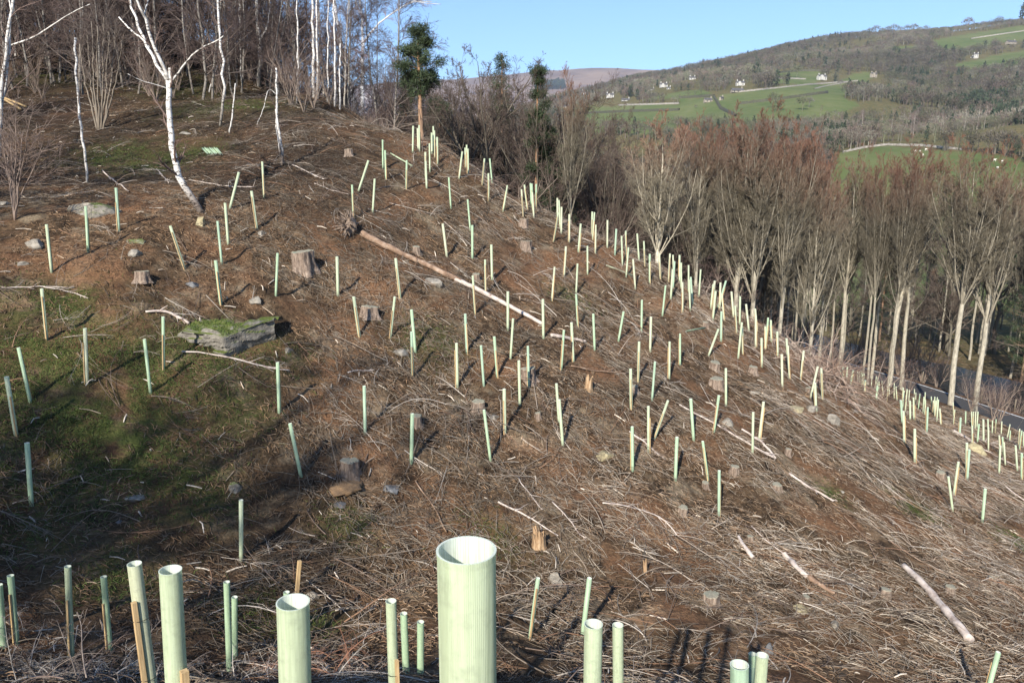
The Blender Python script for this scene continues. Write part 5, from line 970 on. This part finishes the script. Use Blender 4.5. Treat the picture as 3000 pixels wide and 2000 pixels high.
# trees behind the viewpoint: their shadows lie across the hollow at lower left
sv=np.array([math.sin(SUN_AZ)*math.cos(SUN_EL),math.cos(SUN_AZ)*math.cos(SUN_EL),math.sin(SUN_EL)])
for i,(a,b,hh,k) in enumerate([(320,1080,.60,1),(330,1210,.62,1),(220,1150,.62,0),(420,1040,.6,2)]):
    q=castP([a],[b])[0]; H0=11.
    s_=8.; 
    while s_<60:
        p=q+sv*s_; 
        if p[1]<-4 and p[2]-gz(p[0],p[1])>H0*hh: break
        s_+=.5
    p=q+sv*s_; z_=gz(p[0],p[1]); Ht=(p[2]-z_)/hh
    ms=OAK[i%3] if k!=2 else BIR[i%4]; put_tree('bare_tree' if k!=2 else 'birch_tree',ms,(p[0],p[1],z_-.1),'bare tree standing behind the viewpoint, shading the hollow, %s of them'%ordin(i+1),'bare tree',None,rz=i*1.1,s=Ht/HT[ms[1].name])

for i in range(18):
    t_=r.uniform(45,120); x_=np.interp(t_,ROAD[:,1],ROAD[:,0])+r.uniform(22,30); pm=pine_meshes(95+i,1.,1.,.1,True) if i<0 else None
    if i==0: IVY=[pine_meshes(95+j,11.,2.4,.12,True) for j in range(3)]
    if i%6==0: put_tree('conifer_tree',IVY[i%3],(x_,t_,gz(x_,t_)),'dark evergreen on the far river bank, %s in a loose row'%['nearest','middle','farthest'][i//6],'conifer',None,rz=i,s=r.uniform(.8,1.2))
    else: put_tree('bare_tree',OAK[i%3],(x_,t_,gz(x_,t_)),'bare tree leaning over the river on its far bank','bare tree','bare trees leaning over the river',rz=i,s=r.uniform(.9,1.4))

n=0
while n<34: # the wood goes on outside the left of the view and shades the upper slope
    x_=r.uniform(-50,-17); y_=r.uniform(4,44)
    if x_>-.80*y_-2: continue
    ms=OAK[n%3] if n%2 else BIR[n%4]; put_tree('bare_tree' if n%2 else 'birch_tree',ms,(x_,y_,gz(x_,y_)-.1),'bare tree beyond the left edge of the view','bare tree','wood beyond the left edge',rz=n*1.7,s=r.uniform(10,15)/HT[ms[1].name]); n+=1

for i in range(56): # scrub on the bank between road and river and on the road verge
    t_=r.uniform(50,112); x_=np.interp(t_,ROAD[:,1],ROAD[:,0])+r.choice([r.uniform(3.6,6.2),r.uniform(-6,-3.6)],p=[.8,.2]); put_tree('bush',STM[i%3],(x_,t_,gz(x_,t_)-.1),'low bare scrub bush on the roadside bank','bush','scrub along the road',rz=i*1.3,s=r.uniform(.35,.75)*(1.7 if t_>73 else 1.))

for i in range(60): # brown thicket filling the spaces between the stems of the upper wood
    px=r.uniform(-40,900); d=r.uniform(52,100); q=Pd(px,150,d); q[2]=gz(q[0],q[1]); put_tree('thicket_bush',STM[i%3] if i%2 else OAK[i%3],q,'brown thicket bush between stems of the upper wood','bush','thicket in the upper left wood',rz=i*1.1,s=r.uniform(.5,.8)*(1.3 if i%2 else 1))

for i in range(70): # tangled low growth at the foot of the upper wood
    px=r.uniform(-20,860); row=r.uniform(95,235) if px<620 else r.uniform(170,260); q=castP([px],[row])[0]
    if np.isnan(q[0]) or q[1]>90: continue
    put_tree('bush',STM[i%3],q-[0,0,.1],'low tangled bush at the foot of the upper wood','bush','low bushes at the foot of the upper wood',rz=i*2.1,s=r.uniform(.28,.62))
# ------------------------------------------------------------ far side of the valley
def blob_trees(x,y,z,hs,cs,kinds,r,nf=60,ff=1.,g=None):
    """crowns of many small slanting twig faces plus a trunk"""
    g=g or G(); N=len(x); hs=hs[:,None]; c=np.c_[x,y,z+hs[:,0]*.62]
    rad=np.where(kinds[:,None]==1,np.array([[.26,.26,.55]]),np.array([[.5,.5,.42]]))*hs
    d=nrm(r.normal(size=(N,nf,3))); d[...,2]=np.where(kinds[:,None]==1,d[...,2],np.abs(d[...,2])*1.1-.25); rr=r.uniform(.45,1.,(N,nf,1))
    p=d*rr*rad[:,None]; taper=np.where(kinds[:,None,None]==1,1-.75*np.clip(p[...,2:3]/(rad[:,None,2:3])*.5+.5,0,1),1.); p[...,:2]*=taper
    ctr=c[:,None]+p; up=nrm(d+[0,0,.8]+r.normal(size=d.shape)*.45); sd=nrm(np.cross(up,r.normal(size=d.shape))); L=hs[:,None]*r.uniform(.09,.19,(N,nf,1))*ff; w=L*np.where(kinds[:,None,None]==1,.5,.17)
    V=np.stack([ctr-sd*w,ctr+sd*w,ctr+up*L],2); C=cs[:,None,None]*r.uniform(.7,1.3,(N,nf,1,1))*np.ones((1,1,3,1))
    g.add(V.reshape(-1,3),None,np.arange(N*nf*3).reshape(-1,3),C.reshape(-1,3))
    P=np.stack([np.c_[x,y,z-.3],np.c_[x,y,z+hs[:,0]*.35],np.c_[x+r.normal(0,.3,N),y,z+hs[:,0]*.8]],1); g.tubes(P,np.array([[.035,.025,.008]])*hs,4,cs*1.05)
    # main boughs
    nb=5; a=r.uniform(0,2*PI,(N,nb)); t0=np.stack([x,y],-1)[:,None]*np.ones((1,nb,1)); z0=(z[:,None]+hs*r.uniform(.25,.5,(N,nb))); e=np.stack([t0[...,0]+np.cos(a)*hs*.34,t0[...,1]+np.sin(a)*hs*.34,z[:,None]+hs*r.uniform(.6,.95,(N,nb))],-1)
    s=np.concatenate([t0,z0[...,None]],-1); g.tubes(np.stack([s,(s+e)/2+[0,0,.3],e],2).reshape(-1,3,3),np.repeat(np.array([[.016,.010,.004]])*hs,nb,0),3,np.repeat(cs*1.0,nb,0))
    return g
TONES=np.array([(.115,.10,.078),(.13,.115,.09),(.105,.105,.065),(.135,.105,.085),(.12,.125,.075),(.165,.155,.12),(.13,.10,.08)])
r=np.random.default_rng(400)
HP=[(1887,184),(1700,197),(1693,212),(1524,201),(1590,183),(1401,225),(1343,217),(1437,232),(1300,248),(2006,178),(2241,134),(2322,102),(1372,221)]
# wood cover: random ground points on the far side seen from here
N0=52000; px=r.uniform(1190,2450,N0); py=r.uniform(60,470,N0); 
ang=np.arctan((px-1176)/1700); 
R_=np.sqrt(r.uniform(170**2,1750**2,N0)); x=np.sin(ang)*R_; y=np.cos(ang)*R_; 
z=H(x,y); yy=y*cp-z*sp; ppx=1176+1700*x/yy; ppy=784-1700*(y*sp+z*cp)/yy
vis=(ppy<520)&(ppy>20)&~field_mask(x,y)
keep=vis&(vnoise(x/60,y/60,77)+.4*vnoise(x/22,y/22,78)>-.50)&(r.uniform(0,1,N0)<np.clip(420/R_,.42,1)*1.)
x,y,z,R_=x[keep],y[keep],z[keep],R_[keep]; N=len(x)
h=r.uniform(8.5,15,N)*(.8+.3*vnoise(x/90,y/90,5))
hs_=castP([a for a,b in HP],[b for a,b in HP]); ok_=np.ones(N,bool)
for q_ in hs_:
    u_=q_[:2]/np.hypot(*q_[:2]); al=(q_[0]-x)*u_[0]+(q_[1]-y)*u_[1]; ac=abs((q_[0]-x)*u_[1]-(q_[1]-y)*u_[0]); ok_&=~((al>-12)&(al<75)&(ac<13))
x,y,z,R_,h=x[ok_],y[ok_],z[ok_],R_[ok_],h[ok_]; N=len(x)
tn=(.72+.42*np.clip(vnoise(x/110,y/110,15)+.3,0,1))[:,None]*TONES[np.clip(((vnoise(x/70,y/70,6)+1)*3.5+r.normal(0,.9,N)).astype(int),0,6)]*r.uniform(.85,1.2,(N,1)); kinds=(r.uniform(0,1,N)<.05).astype(int)
kinds=np.where(vnoise(x/50,y/50,8)>.72,(r.uniform(0,1,N)<.5).astype(int),kinds); tn=np.where(kinds[:,None]==1,np.array([[.035,.05,.028]]),tn)
print('far trees',N)
nn_=R_<620; g=blob_trees(x[nn_],y[nn_],z[nn_],h[nn_],tn[nn_],kinds[nn_],r,150,.58); m_=~nn_; g=blob_trees(x[m_],y[m_],z[m_],h[m_],tn[m_],kinds[m_],r,74,.85,g); tag(obj('far_woodland',g.build('far_woodland',M['far'],False)),'brown winter woodland covering the far side of the valley',None,None,'stuff')
_fv=0
def far_tree(px,py,hpx,tone,kind,label,cat='bare tree',name='bare_tree',group=None,wide=1.):
    global _fv; _fv+=1
    q=castP([px],[py])[0]
    if np.isnan(q[0]): q=Pd(px,py,1450.); q[2]=gz(q[0],q[1])
    h=hpx*K2/FPX*q[1]; rr=np.random.default_rng(500+_fv)
    g=blob_trees(np.zeros(1),np.zeros(1),np.zeros(1),np.array([1.]),np.array([tone]),np.array([kind]),rr,260 if kind==0 else 180,.75)
    return tag(obj(name,g.build(name,M['far'],False),loc=tuple(q-[0,0,.3]),scale=(h*wide,h*wide,h)),label,cat,group)
GR=(.14,.13,.105); OL=(.12,.125,.07)
sky_=[(1985,56),(1999,56),(2012,57),(2026,58),(2040,57),(2054,58),(2068,58),(2083,60),(2098,61),(2112,62),(2126,63)]
for i,(a,b) in enumerate(sky_):
    far_tree(a,b+12,15+3*(i%3),GR,0,'small round tree in the skyline row on the far ridge, %s from the left'%ordin(i+1),group='row of trees on the far skyline')
for a,b,hh,t,k,l in [(1556,158,14,GR,0,'lone bare tree on the far skyline left of the wooded ridge'),(1522,160,10,GR,0,'low rounded tree on the far skyline beside the lone one'),(2292,62,22,GR,0,'big round bare tree on the right skyline'),(2222,66,26,(.15,.12,.10),0,'broad dark tree clump on the right skyline'),(2347,50,34,(.03,.045,.02),1,'dark tree cut by the right frame edge on the skyline'),(2258,62,14,GR,0,'small tree between the two round ones on the skyline'),
 (1830,180,28,OL,0,'solitary round tree in the field left of the white farmhouse'),(2056,128,20,(.03,.05,.022),0,'single dark evergreen on the wooded hillside'),(1645,165,26,(.03,.045,.025),0,'dark yew by the white cottage group'),
 (1775,250,36,OL,0,'left tree of the pair standing in the green pasture'),(1788,256,30,OL,0,'tree overlapping the left pasture tree'),(1843,256,34,OL,0,'right tree of the pair standing in the green pasture'),(1858,248,24,GR,0,'small tree behind the right pasture tree'),
 (1730,190,18,GR,0,'roadside tree below the white cottage'),(1950,215,20,OL,0,'hedgerow tree at the right end of the pasture'),(1975,212,22,GR,0,'second hedgerow tree at the right end of the pasture'),(1930,200,16,GR,0,'small hedgerow tree below the lane'),
 (1305,272,7,GR,0,'small bush in the left green field'),(1330,270,9,OL,0,'round bush in the left green field'),(1382,276,8,OL,0,'tiny bush lower in the left green field'),(1598,250,9,GR,0,'bush below the grey barn'),
 (1990,300,34,OL,0,'dark domed tree at the top of the sheep meadow'),(2040,325,26,GR,0,'bushy tree by the sheep meadow wall'),(2110,330,24,OL,0,'rounded tree on the meadow edge'),(2330,365,34,(.05,.065,.035),0,'dark leafy thicket right of the sheep meadow')]:
    far_tree(a,b,hh,t,k,l)
r=np.random.default_rng(91)
for i in range(34): # birches with pale stems on the lower far bank
    a=r.uniform(1860,2260); q=castP([a],[np.interp(a,[1860,2260],[300,300])+r.uniform(-18,22)])[0]
    if np.isnan(q[0]): continue
    if field_mask(q[:1],q[1:2])[0]: continue
    put_tree('birch_tree',BIR[i%4],q,'pale stemmed birch in the stand on the lower far slope','birch tree','birches on the lower far slope',rz=i*1.9,s=r.uniform(.9,1.3))
for i in range(30): # meadow edge / river bank trees seen through the wood
    a=r.uniform(1780,2420); d=r.uniform(112,190); q=Pd(a,600,d); q[2]=gz(q[0],q[1])
    if abs(road_d(q[:1],q[1:2])[0])<5: continue
    put_tree('bare_tree',OAK[i%3] if i%3 else FAN[i%4],q,'bare tree on the far river bank','bare tree','trees on the far river bank',rz=i*1.3,s=r.uniform(.6,1.1)*(1 if i%3 else .6))
for i in range(62): # dark trees right at the river
    a=r.uniform(1300,2420); d=r.uniform(70,118); q=Pd(a,850,d)
    rd=road_d(q[:1],q[1:2])[0]
    if rd<21.5 and rd>-4.5: continue
    q[2]=gz(q[0],q[1]); put_tree('bare_tree',OAK[i%3],q,'dark bare tree beside the river below the wood','bare tree','trees beside the river',rz=i*.7,s=r.uniform(.7,1.2))
# houses
def house(px,py,wpx,hr,rz,wall,label,gable=False,wing=False,low=False):
    q=castP([px],[py])[0]; s=.80*wpx*K2/FPX*q[1]; w=s; dp=s*.5; h=s*hr; e=empty('house',tuple(q-[0,0,.6]),label,'house',rot=(0,0,rz))
    rh=dp*.42
    g=G(); g.box((0,0,h/2),(w,dp,h))
    V=np.array([[-w/2,-dp/2,h],[-w/2,dp/2,h],[-w/2,0,h+rh-.02],[w/2,-dp/2,h],[w/2,dp/2,h],[w/2,0,h+rh-.02]]); g.add(V,None,[[0,2,1],[3,4,5]])
    obj('wall',g.build('wall',wall,False),e)
    g=G(); o=.35; t=.25
    for sg in (-1,1):
        V=np.array([[-w/2-o,sg*(dp/2+o),h-rh*o/(dp/2)],[w/2+o,sg*(dp/2+o),h-rh*o/(dp/2)],[w/2+o,0,h+rh],[-w/2-o,0,h+rh]]); V=np.r_[V,V+[0,0,t]]; g.add(V,[[0,1,2,3],[4,7,6,5],[0,4,5,1],[1,5,6,2],[2,6,7,3],[3,7,4,0]])
    rf=obj('roof',g.build('roof',M['slate'],False),e)
    for sg in ((-1,1) if not low else (1,)):
        g=G(); g.box((sg*w*.4,0,h+rh+.5),(.9,.9,1.9)); g.box((sg*w*.4,0,h+rh+1.55),(1.1,1.1,.2)); obj('chimney',g.build('chimney',wall,False),rf)
    nwin=max(2,int(w/3.2)); rows=(.3,.72) if h>3.6 else (.5,)
    for rz_ in rows:
        for k in range(nwin):
            x=(k+.5)/nwin*w-w/2; g=G(); g.box((x,-dp/2-.02,h*rz_),(1.,.10,1.15)); obj('window',g.build('window',M['glass'],False),e)
    if wing:
        g=G(); ww=w*.32; g.box((-w*.22,-dp*.62,h*.5),(ww,dp*.6,h)); V=np.array([[-ww/2,0,h],[ww/2,0,h],[0,0,h+ww*.42]])+[-w*.22,-dp*.92,0]; V2=V+[0,dp*.6,0]; g.add(np.r_[V,V2],[[0,3,5,2],[1,2,5,4]],[[0,1,2],[3,5,4]]); obj('gable_wing',g.build('gable_wing',wall,False),e)
    return e
for a in [(1887,184,24,.42,.25,M['render'],'white farmhouse with two chimneys above the lane on the far slope',1,1),
 (1700,197,22,.40,.1,M['render'],'long white cottage below the trees on the far slope',0,1),
 (1693,212,32,.16,.12,M['hstone'],'low stone barn range in front of the long white cottage',0,0,1),
 (1524,201,20,.42,.15,M['render'],'white gabled house among trees left of centre far slope',1,1),
 (1536,205,10,.5,-.4,M['render'],'small white outbuilding right of the gabled house',0,0,1),
 (1498,207,9,.5,.3,M['render'],'small white outbuilding left of the gabled house',0,0,1),
 (1590,183,16,.36,.1,M['render'],'distant white cottage highest of the left group',0,0),
 (1401,225,20,.45,.05,M['render'],'white house with dark roof at the left end of the village',0,1),
 (1372,221,20,.45,.3,M['hstone'],'stone house left of the white house in the village',0,0),
 (1343,217,16,.45,-.2,M['render'],'pale house at the far left of the village',0,0),
 (1437,232,22,.15,.05,M['render'],'long low white shed right of the village white house',0,0,1),
 (1300,248,20,.25,.1,M['hstone'],'low pale building under the village trees at left',0,0,1),
 (1626,235,22,.36,.25,M['hstone'],'grey stone barn in the pasture with a pitched roof',0,0,1),
 (1657,230,13,.6,.7,M['hstone'],'small gabled stone outbuilding right of the grey barn',0,0,1),
 (2006,178,17,.6,.3,M['hstone'],'grey stone house among trees right of the white farmhouse',1,1),
 (2241,134,11,1.0,-.3,M['render'],'tall narrow white house high on the right hillside',1,0),
 (2232,133,6,.6,.2,M['render'],'tiny white annex left of the tall narrow house',0,0,1),
 (2322,102,26,.22,.2,M['hstone'],'long grey stone farm building high at the right',0,0,1)]:
    house(*a[:7],*[bool(v) for v in a[7:8]],bool(a[8]) if len(a)>8 else False,bool(a[9]) if len(a)>9 else False)
# field walls and hedges
def wallrun(pts,h,w,name,label,mat,cat):
    pts=np.array(pts,float); d=np.r_[0,np.cumsum(np.hypot(*np.diff(pts,axis=0).T))]; t=np.linspace(0,d[-1],60); q=castP(np.interp(t,d,pts[:,0]),np.interp(t,d,pts[:,1])); q=q[~np.isnan(q[:,0])]
    T=nrm(np.gradient(q[:,:2],axis=0)); N=np.c_[-T[:,1],T[:,0]]*w/2; q[:,2]=H(q[:,0],q[:,1]); rr=np.random.default_rng(len(pts)).normal(0,.08*h,len(q)); n=len(q)
    V=np.concatenate([np.c_[q[:,:2]-N,q[:,2]-1],np.c_[q[:,:2]-N*.7,q[:,2]+h+rr],np.c_[q[:,:2]+N*.7,q[:,2]+h+rr],np.c_[q[:,:2]+N,q[:,2]-1]]); i=np.arange(n-1); F=np.concatenate([np.stack([i+a*n,i+1+a*n,i+1+(a+1)*n,i+(a+1)*n],-1) for a in range(3)]); tag(obj(name,mesh(name,V,[F],mat)),label,cat)
for k,(p,h,l) in enumerate([([(1690,213),(1760,206),(1850,196),(1972,187)],1.5,'long pale drystone wall along the top of the pasture'),([(1755,182),(1800,181),(1850,183)],1.6,'drystone wall under the upper green field'),([(1935,351),(1985,340),(2042,333)],1.,'drystone wall at the top left of the sheep meadow'),([(2042,334),(2120,336),(2210,345)],1.,'drystone wall behind the sheep meadow'),([(1420,243),(1500,241),(1560,239)],1.6,'pale wall bordering the left green field'),([(1870,205),(1905,197),(1945,190)],1.2,'short wall slanting across the pasture corner'),([(2352,72),(2270,84),(2230,90)],1.8,'dark wall dividing the high yellow fields')]):
    wallrun(p,h,.7,'field_wall',l,M['drystone'],'wall')
for k,(p,l) in enumerate([([(1330,262),(1420,258),(1560,254)],'dark hedge crossing the left green field'),([(1640,224),(1655,250),(1690,268)],'hedge dropping from the grey barn down the pasture'),([(1700,240),(1800,228),(1900,214)],'faint hedge line across the middle of the pasture'),([(1560,226),(1600,224),(1640,222)],'hedge between the barn and the village lane'),([(1900,163),(1840,164),(1790,168)],'hedge along the top of the upper green field')]):
    wallrun(p,2.2,2.4,'hedge',l,M['hedge'],'hedge')
def sheep(px,py,label,rz):
    q=castP([px],[py])[0]; import bmesh; V,F=rock_mesh(9,0,2,.06); g=G(); s=1.25
    g.add(V*[.55,.24,.27]+[0,0,.62],None,F); g.add(V*[.16,.10,.12]+[.62,0,.80],None,F)
    for a in (-.35,.35):
        for b in (-.12,.12): g.tubes(np.array([[[a,b,.5],[a,b,0]]]),np.array([[.05,.035]]),6)
    tag(obj('sheep',g.build('sheep',M['wool']),loc=tuple(q),rot=(0,0,rz),scale=(s,s,s)),label,'sheep','sheep grazing in the far meadow')
for i,(a,b,l) in enumerate([(2127,346.5,'white sheep at the upper right of the left meadow group'),(2113,351,'white sheep left of the upper one in the meadow'),(2103,350,'leftmost sheep in the meadow'),(2120,359,'lower sheep of the left meadow group'),(2284,371,'left sheep of the right meadow pair'),(2302,374,'right sheep of the right meadow pair'),(2291,389,'lowest sheep at the right of the meadow')]): sheep(a,b,l,i*1.3)
# dark plantation on the moor
q=castP([1262,1270,1278,1250],[203,203,204,203]); x=np.random.default_rng(3).uniform(q[:,0].min()-40,q[:,0].max()+40,260); y=q[0,1]+np.random.default_rng(4).uniform(-40,60,260); z=H(x,y)
rr=np.random.default_rng(5); g=blob_trees(x,y,z,rr.uniform(20,28,260),np.full((260,3),1.)*np.array([.03,.045,.03]),np.ones(260,int),rr,30,1.6); tag(obj('distant_plantation',g.build('plantation',M['far'],False)),'dark conifer plantation block at the foot of the moor',None,None,'stuff')
# ------------------------------------------------------------ air
if HAZE:
    bpy.ops.mesh.primitive_cube_add(size=1); hz=bpy.context.active_object; hz.name='haze'; hz.dimensions=(19000,19000,2400); hz.location=(0,0,200)
    zmin=float(GZ.min()); zmax=float(GZ[:, :].max())+40
    hz.dimensions=(19000,19000,zmax-zmin+2); hz.location=(0,0,(zmax+zmin)/2-.0); m=bpy.data.materials.new('air'); m.use_nodes=True; t=m.node_tree; t.nodes.clear(); o=t.nodes.new('ShaderNodeOutputMaterial'); v=t.nodes.new('ShaderNodeVolumePrincipled'); v.inputs['Color'].default_value=(.80,.88,1,1); v.inputs['Density'].default_value=HAZE; v.inputs['Anisotropy'].default_value=.2; t.links.new(v.outputs[0],o.inputs['Volume']); hz.data.materials.append(m); hz['kind']='stuff'; hz['label']='thin blue air over the valley'

# labels: things of one group told apart by their place from the left
_g={}
for o in col.objects:
    if o.parent is None and o.get('group') and o.get('label') and 'from left' not in o['label']: _g.setdefault((o['group'],o['label']),[]).append(o)
for (gn,lb),l in _g.items():
    if len(l)<2: continue
    l.sort(key=lambda o:o.location[0]/max(.1,o.location[1]))
    for i,o in enumerate(l): o['label']='%s, %s from left'%(lb,ordin(i+1))
